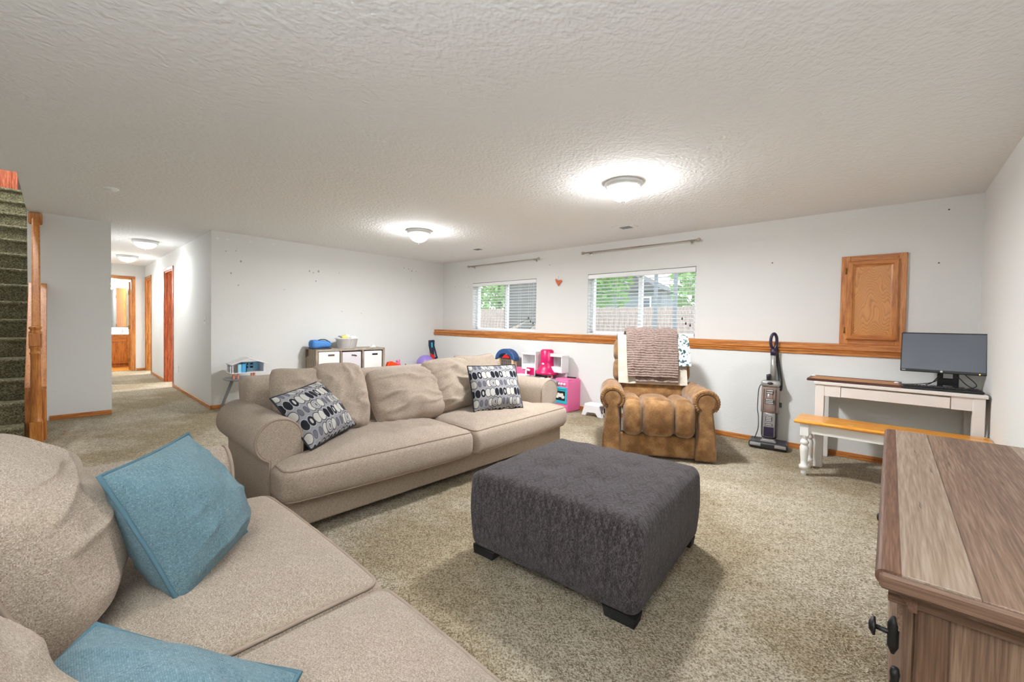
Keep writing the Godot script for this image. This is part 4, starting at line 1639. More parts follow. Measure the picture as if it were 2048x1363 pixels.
func recliner() -> void:
	var at := V(-1.79, 0, -4.14)
	var o := thing("recliner", "tan suede recliner with rolled arms and a channelled footrest", "recliner", at, 30.0)
	var st := S()
	for e in [-1.0, 1.0]:
		st = S()
		softbox(st, V(0.075, 0.235, 0.4), 0.03, 2, Vector3i(3, 6, 8), func(p: Vector3) -> Vector3:
			return p + V(e * (0.405 + 0.03 * pow(maxf(0.0, -p.y) / 0.235, 2)), 0.265, -0.02))
		put(st, "side_panel", M.suede, o)
		# rolled arm
		st = S()
		var pts := []
		var rad := []
		for i in 22:
			var t := i / 21.0
			pts.append(V(e * 0.415, 0.555 - 0.02 * (1 - t), lerpf(-0.36, 0.435, t)))
			var r := 0.118
			if t < 0.12:
				r = 0.118 * sqrt(maxf(0.02, 1 - pow((0.12 - t) / 0.12, 2)))
			if t > 0.93:
				r = 0.118 - 0.03 * pow((t - 0.93) / 0.07, 2)
			r -= 0.012 * exp(-pow((t - 0.62) * 22.0, 2))
			rad.append(r)
		tube(st, pts, rad, 28)
		put(st, "arm", M.suede, o)
		# gathered ring round the arm front
		st = S()
		var ring := []
		var rr := []
		for i in 72:
			var a := lerpf(-0.25 * PI, 1.25 * PI, i / 71.0)
			ring.append(V(e * 0.415 + cos(a) * 0.097, 0.555 + sin(a) * 0.097, 0.414))
			rr.append(0.021 + 0.0022 * sin(i * 1.9))
		tube(st, ring, rr, 10)
		put(st, "gathered_edge", M.suede, o)
		# front stile: disc of the roll running down to the floor
		var poly := []
		for i in 17:
			var a := lerpf(PI * 1.28, -PI * 0.28, i / 16.0)
			poly.append(Vector2(e * 0.415 + cos(a) * 0.082, 0.555 + sin(a) * 0.082))
		poly.append(Vector2(e * 0.415 + 0.062, 0.42))
		poly.append(Vector2(e * 0.415 + (0.075 if e < 0 else 0.085), 0.25))
		poly.append(Vector2(e * 0.415 + (0.085 if e < 0 else 0.095), 0.02))
		poly.append(Vector2(e * 0.415 - (0.095 if e < 0 else 0.085), 0.02))
		poly.append(Vector2(e * 0.415 - (0.085 if e < 0 else 0.075), 0.25))
		poly.append(Vector2(e * 0.415 - 0.062, 0.42))
		st = S()
		prism(st, poly, 0.37, 0.438, 0.014, Transform3D.IDENTITY, true)
		put(st, "arm_front", M.suede, o)
		st = S()
		var line := []
		for i in 17:
			var a := lerpf(PI * 1.28, -PI * 0.28, i / 16.0)
			line.append(V(e * 0.415 + cos(a) * 0.083, 0.555 + sin(a) * 0.083, 0.434))
		tube(st, line, 0.006, 6)
		put(st, "welt", M.suede_dark, o)
	# seat and footrest channels
	for k in [-1.0, 0.0, 1.0]:
		var cx: float = k * 0.228
		var hw := 0.142 if k == 0.0 else 0.09
		st = S()
		softbox(st, V(hw, 0.165, 0.08), 0.07, 4, Vector3i(4, 4, 2), func(p: Vector3) -> Vector3:
			var w := wob.get_noise_3d((p.x + cx) * 500, p.y * 500, p.z * 500)
			return p * (1 + 0.03 * w) + V(cx, 0.385 + 0.015 * (1 - absf(k)) * 0, 0.39 + 0.03 * (1 - pow(p.y / 0.165, 2)) + 0.012 * (1 - pow(p.x / hw, 2))))
		put(st, "footrest_channel", M.suede, o)
		st = S()
		softbox(st, V(hw, 0.085, 0.27), 0.06, 3, Vector3i(4, 1, 6), func(p: Vector3) -> Vector3: return p + V(cx, 0.455 + 0.02 * (p.z / 0.27) + 0.015 * (1 - pow(p.x / hw, 2)) * (1.0 if p.y > 0 else 0.0), 0.13))
		put(st, "seat_channel", M.suede, o)
	st = S()
	softbox(st, V(0.34, 0.105, 0.05), 0.025, 2, Vector3i(6, 3, 1), func(p: Vector3) -> Vector3: return p + V(0, 0.125, 0.35))
	put(st, "lower_panel", M.suede, o)
	# back in three stuffed bands
	var tilt := Transform3D(Basis(Vector3.RIGHT, deg_to_rad(-16)), V(0, 0.42, -0.24))
	for b in [[0.0, 0.26, 0.36], [0.22, 0.26, 0.40], [0.43, 0.27, 0.395]]:
		st = S()
		softbox(st, V(b[2], b[1] * 0.5, 0.12), 0.085, 4, Vector3i(8, 2, 2), func(p: Vector3) -> Vector3:
			var q := p
			q.z += 0.02 * (1 - pow(p.x / 0.4, 2))
			q.y += 0.02 * sin(p.x * 5.0) * 0.3 + 0.006 * wob.get_noise_2d(p.x * 500, p.y * 500 + b[0] * 900)
			return tilt * (q + V(0, b[0] + b[1] * 0.5, 0)))
		put(st, "back_band", M.suede, o)
	st = S()
	softbox(st, V(0.34, 0.3, 0.06), 0.03, 2, Vector3i(4, 4, 1), func(p: Vector3) -> Vector3: return tilt * (p + V(0, 0.32, -0.13)))
	put(st, "back_shell", M.suede, o)
	st = S()
	box(st, V(-0.49, 0.4, 0.28), V(0.012, 0.05, 0.012), 0.004)
	put(st, "lever", M.iron, o)
	for x in [-0.38, 0.38]:
		for z in [-0.36, 0.33]:
			st = S()
			box(st, V(x, 0.015, z), V(0.08, 0.03, 0.08), 0.004)
			put(st, "foot", M.felt_black, o)
	# throws over the back (same axes as the chair)
	var lift := func(pts: Array, steps: int) -> Array:
		var out := []
		for q in pts:
			out.append(tilt * V(0, q[0], q[1]))
		return smooth_path(out, steps)
	var sh := thing("throw_blanket", "cream fleece throw hanging under the ribbed brown blanket on the recliner", "blanket", at, 30.0)
	st = S()
	var p1: Array = lift.call([[0.30, -0.20], [0.55, -0.185], [0.69, -0.12], [0.735, 0.0], [0.69, 0.12], [0.5, 0.145], [0.3, 0.15], [0.17, 0.16]], 14)
	sheet(st, p1, func(_t): return -0.375 + 0.03 * _t, func(_t): return 0.35, 24, 0.014, 0.0, 1.0, 0.012, 3.0)
	put(st, "fleece", M.sherpa, sh)
	var fl := thing("cloth", "white cloth with dark leaf print over the recliner's right shoulder", "cloth", at, 30.0)
	st = S()
	p1 = lift.call([[0.5, -0.225], [0.66, -0.16], [0.74, 0.0], [0.68, 0.155], [0.52, 0.185], [0.37, 0.19]], 14)
	sheet(st, p1, func(_t): return 0.24, func(_t): return 0.385 - 0.03 * (1 - _t), 14, 0.012, 0.0, 1.0, 0.02, 8.0)
	put(st, "fabric", M.floral_cloth, fl)
	var bl := thing("throw_blanket", "ribbed mauve-brown plush blanket folded over the recliner back", "blanket", at, 30.0)
	st = S()
	p1 = lift.call([[0.34, -0.235], [0.58, -0.225], [0.73, -0.15], [0.785, 0.0], [0.74, 0.145], [0.56, 0.185], [0.36, 0.195], [0.24, 0.2]], 64)
	sheet(st, p1, func(_t): return -0.30 + 0.05 * _t, func(_t): return 0.285 - 0.035 * _t, 40, 0.024, 0.011, 0.026, 0.02, 5.0)
	put(st, "upper_fold", M.plush_brown, bl)
	st = S()
	p1 = lift.call([[0.6, 0.15], [0.36, 0.17], [0.24, 0.172], [0.19, 0.172]], 40)
	sheet(st, p1, func(_t): return -0.17, func(_t): return 0.255, 24, 0.02, 0.008, 0.026, 0.02, 9.0)
	put(st, "lower_fold", M.plush_brown, bl)


func media_console() -> void:
	# weathered console along the east wall, right foreground
	var o := thing("media_console", "weathered plank-topped wooden console in the right foreground", "console", V(0.275, 0, -1.79))
	var x0 := -0.285
	var x1 := 0.28
	var z0 := -0.745
	var z1 := 0.75
	var y := 0.8
	var st := S()
	# rounded west edge board
	var edge := []
	for i in 9:
		var a := lerpf(PI / 2, PI * 1.5, i / 8.0)
		edge.append(Vector2(x0 + 0.014 + cos(a) * 0.014, y - 0.015 + sin(a) * 0.015))
	edge.append(Vector2(x0 + 0.036, y - 0.03))
	edge.append(Vector2(x0 + 0.036, y))
	prism(st, edge, z0, z1, 0.0)
	put(st, "edge_board", M.rustic_dark_z, o)
	st = S()
	bx(x0 + 0.036, x0 + 0.135, y - 0.03, y, z0, z1, st, 0.0015)
	put(st, "plank", M.weathered_z, o)
	st = S()
	bx(x0 + 0.135, x1 - 0.2, y - 0.03, y - 0.002, z0, z1, st, 0.002)
	put(st, "plank", M.rustic_z, o)
	st = S()
	bx(x1 - 0.2, x1, y - 0.03, y - 0.002, z0, z1, st, 0.0005)
	put(st, "plank", M.weathered_z, o)
	# small drying cracks in the boards
	for c in [[-0.2, -0.35, 0.05], [-0.17, -0.1, 0.07], [-0.21, 0.3, 0.06], [-0.02, -0.1, 0.03], [0.05, 0.1, 0.08], [-0.12, -0.25, 0.05]]:
		st = S()
		var top_y := y if c[0] < x0 + 0.135 else y - 0.002
		tube(st, [V(c[0], top_y - 0.0003, c[1] - c[2] * 0.5), V(c[0] + 0.0022, top_y - 0.0003, c[1] - c[2] * 0.2), V(c[0] + 0.001, top_y - 0.0003, c[1] + c[2] * 0.15), V(c[0] + 0.003, top_y - 0.0003, c[1] + c[2] * 0.5)], [0.0005, 0.0009, 0.0011, 0.0005], 5)
		put(st, "crack", M.label_slot, o)
	# end trim on the south edge
	st = S()
	bx(x0 + 0.006, x1, y - 0.033, y - 0.003, z1, z1 + 0.012, st, 0.005)
	put(st, "end_trim", M.rustic_x, o)
	# cove moulding under the top
	var cove := [Vector2(0, 0.0), Vector2(0.0, -0.045), Vector2(0.01, -0.045), Vector2(0.016, -0.03), Vector2(0.03, -0.016), Vector2(0.045, -0.012), Vector2(0.045, 0.0)]
	st = S()
	prism(st, cove, 0.0, x1 - x0 - 0.02, 0.0, Transform3D(Basis(V(0, 0, 1), V(0, 1, 0), V(-1, 0, 0)), V(x1, y - 0.03, z1 - 0.05)))
	put(st, "moulding", M.rustic_x, o)
	st = S()
	prism(st, cove, 0.0, z1 - z0 - 0.05, 0.0, Transform3D(Basis(V(-1, 0, 0), V(0, 1, 0), V(0, 0, -1)), V(x0 + 0.06, y - 0.03, z1 - 0.025)))
	put(st, "moulding", M.rustic_dark_z, o)
	# carcass
	st = S()
	bx(x0 + 0.06, x1, 0.06, y - 0.03, z0 + 0.05, z1 - 0.06, st)
	put(st, "carcass", M.rustic_y, o)
	st = S()
	bx(x0 + 0.06, x0 + 0.105, 0.0, y - 0.075, z1 - 0.06, z1 - 0.045, st, 0.003)
	put(st, "stile", M.rustic_dark_y, o)
	st = S()
	bx(x0 + 0.105, x1 - 0.06, 0.05, y - 0.075, z1 - 0.06, z1 - 0.052, st)
	put(st, "side_panel", M.rustic_y, o)
	st = S()
	bx(x1 - 0.06, x1, 0.0, y - 0.075, z1 - 0.06, z1 - 0.045, st, 0.003)
	put(st, "stile", M.rustic_dark_y, o)
	# doors on the west face with black hardware
	for i in 3:
		var za := lerpf(z0 + 0.07, z1 - 0.07, i / 3.0)
		var zb := lerpf(z0 + 0.07, z1 - 0.07, (i + 1) / 3.0)
		st = S()
		bx(x0 + 0.042, x0 + 0.06, 0.08, y - 0.08, za + 0.004, zb - 0.004, st, 0.003)
		var d := put(st, "door", M.rustic_y, o)
		for yy in [0.11, y - 0.12]:
			st = S()
			bx(x0 + 0.034, x0 + 0.044, yy - 0.03, yy + 0.03, za + 0.01, zb - 0.01, st, 0.002)
			put(st, "door_rail", M.rustic_z, d)
	for zz in [z1 - 0.085, 0.0]:
		st = S()
		tube(st, [V(x0 + 0.03, 0.60, zz), V(x0 + 0.03, 0.615, zz), V(x0 + 0.03, 0.66, zz), V(x0 + 0.03, 0.675, zz)], [0.003, 0.009, 0.009, 0.003], 8)
		tube(st, [V(x0 + 0.03, 0.64, zz), V(x0 + 0.0, 0.642, zz)], 0.005, 8)
		lathe(st, [Vector2(0, 0), Vector2(0.017, 0.002), Vector2(0.018, 0.006), Vector2(0.008, 0.012), Vector2(0, 0.013)], 12, Transform3D(Basis(V(0, 0, 1), PI / 2), V(x0 + 0.005, 0.642, zz)) * Transform3D(Basis(), V(0, 0.0, 0)))
		put(st, "knob", M.iron, o)
		st = S()
		var sp := []
		for k in 14:
			sp.append(V(x0 + 0.034, 0.59 - k * 0.012, zz + 0.028))
		var rr := []
		for k in 14:
			rr.append(0.006 + 0.002 * (k % 2))
		tube(st, sp, rr, 8)
		put(st, "hinge", M.iron, o)


func desk_corner() -> void:
	var o := thing("writing_desk", "narrow white writing desk with one drawer in the right corner", "desk", V(0.02, 0, -4.885))
	var hx := 0.525
	var hz := 0.265
	var y := 0.775
	var st := S()
	box(st, V(0, y - 0.014, 0), V(hx * 2, 0.028, hz * 2), 0.004)
	put(st, "top", M.desk_white, o)
	for sx in [-1.0, 1.0]:
		for sz in [-1.0, 1.0]:
			st = S()
			box(st, V(sx * (hx - 0.045), (y - 0.028) * 0.5, sz * (hz - 0.045)), V(0.065, y - 0.028, 0.065), 0.003)
			put(st, "leg", M.desk_white, o)
	st = S()
	box(st, V(0, y - 0.078, -hz + 0.03), V(hx * 2 - 0.15, 0.1, 0.018), 0.002)
	for sx in [-1.0, 1.0]:
		box(st, V(sx * (hx - 0.03), y - 0.078, 0), V(0.018, 0.1, hz * 2 - 0.15), 0.002)
	put(st, "apron", M.desk_white, o)
	for sx in [-1.0, 1.0]:
		st = S()
		box(st, V(sx * 0.392, y - 0.078, hz - 0.025), V(0.115, 0.1, 0.018), 0.001)
		put(st, "front_rail", M.desk_white, o)
	st = S()
	box(st, V(0, y - 0.083, hz - 0.02), V(0.66, 0.085, 0.018), 0.002)
	put(st, "drawer", M.desk_white, o)
	# framed cork board lying on the desk
	var c := thing("cork_board", "narrow brown-framed cork board lying on the desk", "board", V(-0.24, y, -4.78), 0.0)
	st = S()
	box(st, V(0, 0.012, -0.03), V(0.6, 0.012, 0.32))
	put(st, "cork", M.cork, c)
	st = S()
	for sz in [-1.0, 1.0]:
		box(st, V(0, 0.011, sz * 0.165 - 0.03), V(0.64, 0.022, 0.02), 0.003)
	for sx in [-1.0, 1.0]:
		box(st, V(sx * 0.31, 0.011, -0.03), V(0.02, 0.022, 0.31), 0.003)
	put(st, "frame", M.walnut_x, c)
	for q in [V(-0.295, 0.026, -0.09), V(0.285, 0.026, -0.03)]:
		st = S()
		lathe(st, [Vector2(0.016, 0), Vector2(0.017, 0.004), Vector2(0.008, 0.01), Vector2(0, 0.011)], 10, Transform3D(Basis(), q - V(0, 0.003, 0)))
		put(st, "push_pin", M.tile_white, c)
	# keyboard
	var k := thing("keyboard", "black computer keyboard in front of the monitor", "keyboard", V(0.30, y, -4.715), 3.0)
	st = S()
	softbox(st, V(0.225, 0.011, 0.075), 0.01, 2, Vector3i(4, 1, 2), func(p: Vector3) -> Vector3: return p + V(0, 0.011, 0))
	put(st, "case", M.black_plastic, k)
	var km := S()
	box(km, V(0, 0, 0), V(0.0165, 0.008, 0.0165), 0.003)
	var key := mesh_of(km)
	for r in 5:
		for i in 22:
			if i == 15 or i == 18:
				continue
			inst(key, "key", M.key_grey, k, Transform3D(Basis(), V(-0.207 + i * 0.0195 + (r % 3) * 0.003, 0.025, -0.052 + r * 0.0245)))
	# monitor
	var m := thing("computer_monitor", "black flat computer monitor tilted back on the desk", "monitor", V(0.315, y, -4.93), -3.0)
	var tilt := Transform3D(Basis(Vector3.RIGHT, deg_to_rad(-11)), V(0, 0.29, 0))
	st = S()
	box(st, V(0, 0, -0.012), V(0.497, 0.335, 0.026), 0.004, tilt)
	put(st, "case", M.black_plastic, m)
	st = S()
	box(st, V(0, 0.006, 0.0015), V(0.482, 0.302, 0.002), 0.0, tilt)
	put(st, "screen", M.screen_off, m)
	st = S()
	lathe(st, [Vector2(0.008, 0), Vector2(0.008, 0.002), Vector2(0, 0.0025)], 16, tilt * Transform3D(Basis(Vector3.RIGHT, PI / 2), V(0.0, -0.156, 0.001)))
	put(st, "emblem", M.print_white, m)
	st = S()
	for i in 4:
		box(st, V(-0.235 + i * 0.006, -0.157, 0.002), V(0.004, 0.005, 0.001), 0.0, tilt)
	put(st, "lettering", M.print_white, m)
	st = S()
	blob(st, tilt * V(0.21, -0.16, 0.002), V(0.004, 0.004, 0.004), 8, 6)
	put(st, "power_light", M.led_amber, m)
	st = S()
	for sx in [-1.0, 1.0]:
		box(st, V(0.04 + sx * 0.045, 0.1, -0.05), V(0.035, 0.2, 0.02), 0.004)
	box(st, V(0.04, 0.05, -0.05), V(0.11, 0.06, 0.022), 0.004)
	box(st, V(0.04, 0.2, -0.045), V(0.12, 0.08, 0.03), 0.004)
	box(st, V(0.04, 0.006, -0.03), V(0.2, 0.012, 0.16), 0.004)
	put(st, "stand", M.black_gloss, m)
	var n := 0
	for path in [[V(0.31, y + 0.115, -4.94), V(0.28, y + 0.06, -4.86), V(0.2, y + 0.03, -4.85), V(0.08, y + 0.01, -4.9)], [V(0.31, y + 0.11, -4.94), V(0.26, y + 0.05, -4.83), V(0.22, y + 0.03, -4.79)], [V(0.45, y + 0.12, -4.95), V(0.5, y + 0.05, -4.8), V(0.42, y + 0.015, -4.80), V(0.34, y + 0.01, -4.81)], [V(0.4, y + 0.12, -4.98), V(0.46, y + 0.04, -4.9), V(0.53, y + 0.008, -4.72)]]:
		st = S()
		tube(st, smooth_path(path, 8), 0.0035, 6)
		solo(st, "monitor_cable", M.black_plastic, ["thin black cable curling left from the monitor onto the desk", "short black cable dropping from the monitor to the keyboard", "thick black cable looping below the monitor's amber light", "black cable running to the right front desk corner"][n], "cable", Vector3.ZERO, 0.0, "cables under the monitor")
		n += 1
	# bench
	var b := thing("bench", "yellow pine bench with white turned legs in front of the desk", "bench", V(-0.02, 0, -4.415), -0.5)
	st = S()
	var bp := [Vector2(-0.18, 0.452), Vector2(-0.165, 0.442), Vector2(0.165, 0.442), Vector2(0.18, 0.452), Vector2(0.182, 0.46), Vector2(0.168, 0.472), Vector2(-0.168, 0.472), Vector2(-0.182, 0.46)]
	prism(st, bp, -0.575, 0.575, 0.008, Transform3D(Basis(V(0, 0, -1), V(0, 1, 0), V(1, 0, 0)), Vector3.ZERO))
	put(st, "seat", M.pine_x, b)
	st = S()
	for sz in [-1.0, 1.0]:
		box(st, V(0, 0.402, sz * 0.128), V(0.98, 0.08, 0.02), 0.002)
	for sx in [-1.0, 1.0]:
		box(st, V(sx * 0.5, 0.402, 0), V(0.02, 0.08, 0.2), 0.002)
	put(st, "apron", M.white_gloss, b)
	for sx in [-1.0, 1.0]:
		for sz in [-1.0, 1.0]:
			st = S()
			var t := Transform3D(Basis(), V(sx * 0.498, 0, sz * 0.127))
			box(st, V(0, 0.39, 0), V(0.062, 0.104, 0.062), 0.004, t)
			lathe(st, [Vector2(0.0, 0), Vector2(0.018, 0.0), Vector2(0.021, 0.03), Vector2(0.018, 0.045), Vector2(0.028, 0.052), Vector2(0.036, 0.07), Vector2(0.034, 0.085), Vector2(0.024, 0.095), Vector2(0.025, 0.13), Vector2(0.032, 0.2), Vector2(0.034, 0.235), Vector2(0.026, 0.255), Vector2(0.022, 0.262), Vector2(0.03, 0.27), Vector2(0.033, 0.283), Vector2(0.028, 0.297), Vector2(0.021, 0.305), Vector2(0.022, 0.32), Vector2(0.03, 0.33), Vector2(0.03, 0.34)], 20, t)
			put(st, "leg", M.white_gloss, b)
	for q in [[-0.37, -0.05, 0.03], [-0.34, -0.04, 0.025], [-0.2, 0.08, 0.035], [-0.05, -0.1, 0.02]]:
		st = S()
		box(st, V(q[0], 0.4722, q[1]), V(q[2], 0.0006, 0.006))
		put(st, "paint_chip", M.print_white, b)


func vacuum() -> void:
	var o := thing("vacuum_cleaner", "upright silver and purple vacuum cleaner standing by the wall", "vacuum", V(-0.915, 0, -5.02), 6.0)
	var st := S()
	# floor head
	softbox(st, V(0.172, 0.036, 0.085), 0.026, 3, Vector3i(6, 1, 3), func(p: Vector3) -> Vector3:
		var q := p
		if p.y > 0 and p.z < 0:
			q.y += 0.02 * (-p.z / 0.085)
		return q + V(0, 0.04, 0.045))
	put(st, "floor_head", M.vac_dark, o)
	for sx in [-1.0, 1.0]:
		st = S()
		box(st, V(sx * 0.11, 0.045, 0.131), V(0.1, 0.03, 0.012), 0.004)
		put(st, "head_trim", M.vac_silver, o)
	st = S()
	prism(st, [Vector2(-0.075, 0.07), Vector2(0.075, 0.07), Vector2(0.05, 0.1), Vector2(-0.05, 0.1)], 0.0, 0.1, 0.006)
	put(st, "head_cover", M.vac_silver, o)
	var t := Transform3D(Basis(Vector3.RIGHT, deg_to_rad(-3)), V(0, 0.1, -0.01))
	st = S()
	lathe(st, [Vector2(0, 0), Vector2(0.066, 0.0), Vector2(0.074, 0.03), Vector2(0.076, 0.14), Vector2(0.074, 0.265), Vector2(0, 0.265)], 24, t)
	put(st, "motor_housing", M.vac_dark, o)
	st = S()
	softbox(st, V(0.054, 0.125, 0.012), 0.008, 2, Vector3i(4, 4, 1), func(p: Vector3) -> Vector3: return t * (p + V(0, 0.14, 0.068 - 0.9 * pow(absf(p.x) / 0.054, 2) * 0.014)))
	put(st, "front_panel", M.vac_silver, o)
	st = S()
	for i in 6:
		box(st, V(0, 0.03 + i * 0.015, 0.082), V(0.084, 0.01, 0.006), 0.002, t)
	put(st, "grille", M.vac_purple, o)
	st = S()
	box(st, V(0, 0.045 + 0.025, 0.078), V(0.088, 0.1, 0.004), 0.001, t)
	put(st, "grille_backing", M.vac_purple, o)
	st = S()
	lathe(st, [Vector2(0, 0.265), Vector2(0.083, 0.265), Vector2(0.084, 0.30), Vector2(0.082, 0.53), Vector2(0, 0.535)], 28, t)
	put(st, "dust_bin", M.vac_bin, o)
	st = S()
	for i in 5:
		box(st, V(-0.052 + i * 0.026, 0.40, 0.064 + 0.014 * (1 - pow((i - 2) / 2.0, 2))), V(0.006, 0.22, 0.008), 0.002, t)
	put(st, "bin_rib", M.vac_dark, o)
	# printed badges with lettering
	for q in [[0.485, 0.062, 0.044], [0.385, 0.078, 0.05], [0.205, 0.056, 0.05], [0.145, 0.066, 0.02]]:
		st = S()
		box(st, V(0, q[0], 0.083), V(q[1], q[2], 0.006), 0.002, t)
		var badge := put(st, "badge", M.print_black, o)
		st = S()
		var rows: int = maxi(1, int(q[2] / 0.016))
		for r in rows:
			var yy: float = q[0] - q[2] * 0.5 + (r + 0.5) * q[2] / rows
			var x: float = -q[1] * 0.42
			while x < q[1] * 0.38:
				var wd := 0.004 + 0.003 * absf(sin(x * 900.0 + r))
				box(st, V(x + wd * 0.5, yy, 0.0865), V(wd, q[2] / rows * 0.55, 0.001), 0.0, t)
				x += wd + 0.002
		put(st, "badge_lettering", M.print_white, badge)
	st = S()
	softbox(st, V(0.086, 0.034, 0.078), 0.028, 3, Vector3i(4, 1, 4), func(p: Vector3) -> Vector3: return t * (p + V(0, 0.565, 0.0)))
	put(st, "lid", M.vac_silver, o)
	st = S()
	lathe(st, [Vector2(0, 0), Vector2(0.028, 0.0), Vector2(0.026, 0.006), Vector2(0, 0.008)], 16, t * Transform3D(Basis(Vector3.RIGHT, PI / 2) * Basis.from_scale(V(1, 1, 0.5)), V(0, 0.57, 0.075)))
	put(st, "emblem", M.vac_dark, o)
	st = S()
	tube(st, [t * V(-0.02, 0.6, 0.02), t * V(-0.02, 0.65, 0.03), t * V(0.0, 0.66, 0.03)], [0.02, 0.022, 0.01], 10)
	put(st, "latch", M.vac_dark, o)
	st = S()
	tube(st, [t * V(0.012, 0.58, -0.03), t * V(0.012, 0.87, -0.03)], 0.025, 16)
	put(st, "wand", M.vac_silver, o)
	st = S()
	tube(st, [t * V(0.012, 0.86, -0.03), t * V(0.012, 0.93, -0.03)], [0.028, 0.031], 14)
	var hp := smooth_path([V(0.012, 0.92, -0.03), V(-0.012, 0.97, -0.01), V(-0.012, 1.05, -0.005), V(0.012, 1.09, -0.02), V(0.034, 1.05, -0.04), V(0.034, 0.97, -0.045), V(0.014, 0.92, -0.035)], 6)
	tube(st, hp.map(func(p): return t * p), 0.015, 10)
	put(st, "handle", M.vac_purple, o)
	st = S()
	var hose := smooth_path([V(0.03, 0.95, -0.055), V(0.05, 0.8, -0.075), V(0.075, 0.64, -0.07), V(0.085, 0.55, -0.04), V(0.08, 0.5, -0.02)], 14)
	var hr := []
	for i in hose.size():
		hr.append(0.017 + 0.0025 * (i % 2))
	tube(st, hose.map(func(p): return t * p), hr, 10)
	put(st, "hose", M.black_plastic, o)
	st = S()
	box(st, V(0.088, 0.35, 0.0), V(0.03, 0.05, 0.03), 0.005, t)
	put(st, "cord_hook", M.black_plastic, o)
	st = S()
	tube(st, smooth_path([t * V(-0.075, 0.56, 0.0), t * V(-0.105, 0.5, 0.01), t * V(-0.112, 0.3, 0.01), t * V(-0.10, 0.2, 0.01), t * V(-0.10, 0.08, 0.02), t * V(-0.13, -0.03, 0.03)], 8), 0.004, 6)
	put(st, "cord", M.black_plastic, o)
func toy_side() -> void:
	# cube shelf against the west wall
	var o := thing("cube_shelf", "grey wood cube shelf with white bins against the far wall", "shelf", V(-6.625, 0, -3.238))
	var hz := 0.58
	var h := 0.797
	var st := S()
	for sz in [-1.0, 1.0]:
		st = S()
		box(st, V(0, h * 0.5, sz * (hz - 0.016)), V(0.39, h, 0.032), 0.002)
		put(st, "side_panel", M.grey_oak_y, o)
	for y in [0.016, 0.41, h - 0.016]:
		st = S()
		box(st, V(0, y, 0), V(0.39, 0.032, hz * 2 - 0.064), 0.002)
		put(st, "top" if y > 0.7 else "shelf_board", M.grey_oak_z, o)
	for z in [-0.185, 0.185]:
		st = S()
		box(st, V(0, h * 0.5, z), V(0.386, h - 0.06, 0.02), 0.002)
		put(st, "divider", M.grey_oak_y, o)
	st = S()
	box(st, V(-0.19, h * 0.5, 0), V(0.008, h - 0.06, hz * 2 - 0.06))
	put(st, "back_panel", M.grey_oak_z, o)
	# leather tie on the shelf corner
	st = S()
	tube(st, smooth_path([V(-0.13, h - 0.01, hz + 0.006), V(-0.135, h - 0.06, hz + 0.01), V(-0.14, h - 0.13, hz + 0.006)], 5), 0.006, 6)
	tube(st, smooth_path([V(-0.09, h - 0.01, hz + 0.006), V(-0.085, h - 0.06, hz + 0.012), V(-0.08, h - 0.11, hz + 0.006)], 5), 0.006, 6)
	solo(st, "leather_strap", M.walnut_x, "dark leather strap ends hanging down the side of the cube shelf", "strap", V(-6.625, 0, -3.238))
	var k := 0
	for z in [0.372, 0.0, -0.372]:
		var b := thing("storage_bin", ["white storage bin with label slot in the left cube of the shelf", "greyish storage bin in the middle cube of the shelf", "white storage bin with label slot in the right cube of the shelf"][k], "bin", V(-6.62, 0.428, -3.238 + z), 0.0, "bins in the cube shelf")
		st = S()
		var hh: float = [0.33, 0.315, 0.318][k]
		var inset: float = [0.0, 0.012, 0.006][k]
		softbox(st, V(0.18 - inset, hh * 0.5, 0.165 - inset * 0.5), 0.012, 2, Vector3i(3, 3, 3), func(p: Vector3) -> Vector3: return p + V(0.005, hh * 0.5, 0))
		put(st, "box", M.bin_white if k != 1 else M.bin_grey, b)
		if k != 1:
			st = S()
			box(st, V(0.187 - inset, hh - 0.055, -0.03), V(0.006, 0.028, 0.1), 0.002)
			put(st, "label_slot", M.label_slot if k == 0 else M.felt_black, b)
		else:
			st = S()
			tube(st, smooth_path([V(0.18, hh - 0.05, 0.01), V(0.19, hh - 0.052, -0.04), V(0.185, hh - 0.065, -0.075)], 5), 0.007, 6)
			put(st, "handle_slot", M.felt_black, b)
		k += 1
	# things on the shelf top
	var bag := thing("toy_bag", "blue zip bag lying on the left end of the cube shelf", "bag", V(-6.6, h, -2.79))
	st = S()
	softbox(st, V(0.1, 0.06, 0.15), 0.05, 4, Vector3i(4, 2, 6), func(p: Vector3) -> Vector3: return V(p.x, p.y * (1 + 0.25 * (p.z / 0.15)) * (1 + 0.12 * wob.get_noise_3d(p.x * 700, p.y * 700, p.z * 700)), p.z) + V(0, 0.075, 0))
	put(st, "body", M.bag_blue, bag)
	st = S()
	tube(st, smooth_path([V(0.02, 0.13, 0.06), V(0.06, 0.15, 0.0), V(0.06, 0.14, -0.07), V(0.09, 0.1, -0.12)], 6), 0.008, 6)
	put(st, "strap", M.navy, bag)
	st = S()
	softbox(st, V(0.092, 0.012, 0.14), 0.01, 2, Vector3i(2, 1, 3), func(p: Vector3) -> Vector3: return p + V(0, 0.012, 0))
	put(st, "base", M.navy, bag)
	var basin := thing("plastic_basin", "white plastic basin full of toys on the cube shelf", "basin", V(-6.6, h, -3.225))
	st = S()
	var poly := [Vector2(0.118, 0.0), Vector2(0.142, 0.15), Vector2(0.155, 0.155), Vector2(0.155, 0.165), Vector2(0.136, 0.165), Vector2(0.112, 0.012), Vector2(0, 0.012)]
	lathe(st, [Vector2(0, 0.0)] + poly, 28, Transform3D(Basis.from_scale(V(0.9, 1, 1.25)), Vector3.ZERO))
	put(st, "tub", M.toy_white, basin)
	st = S()
	blob(st, V(0.05, 0.175, 0.07), V(0.05, 0.04, 0.06), 14, 8)
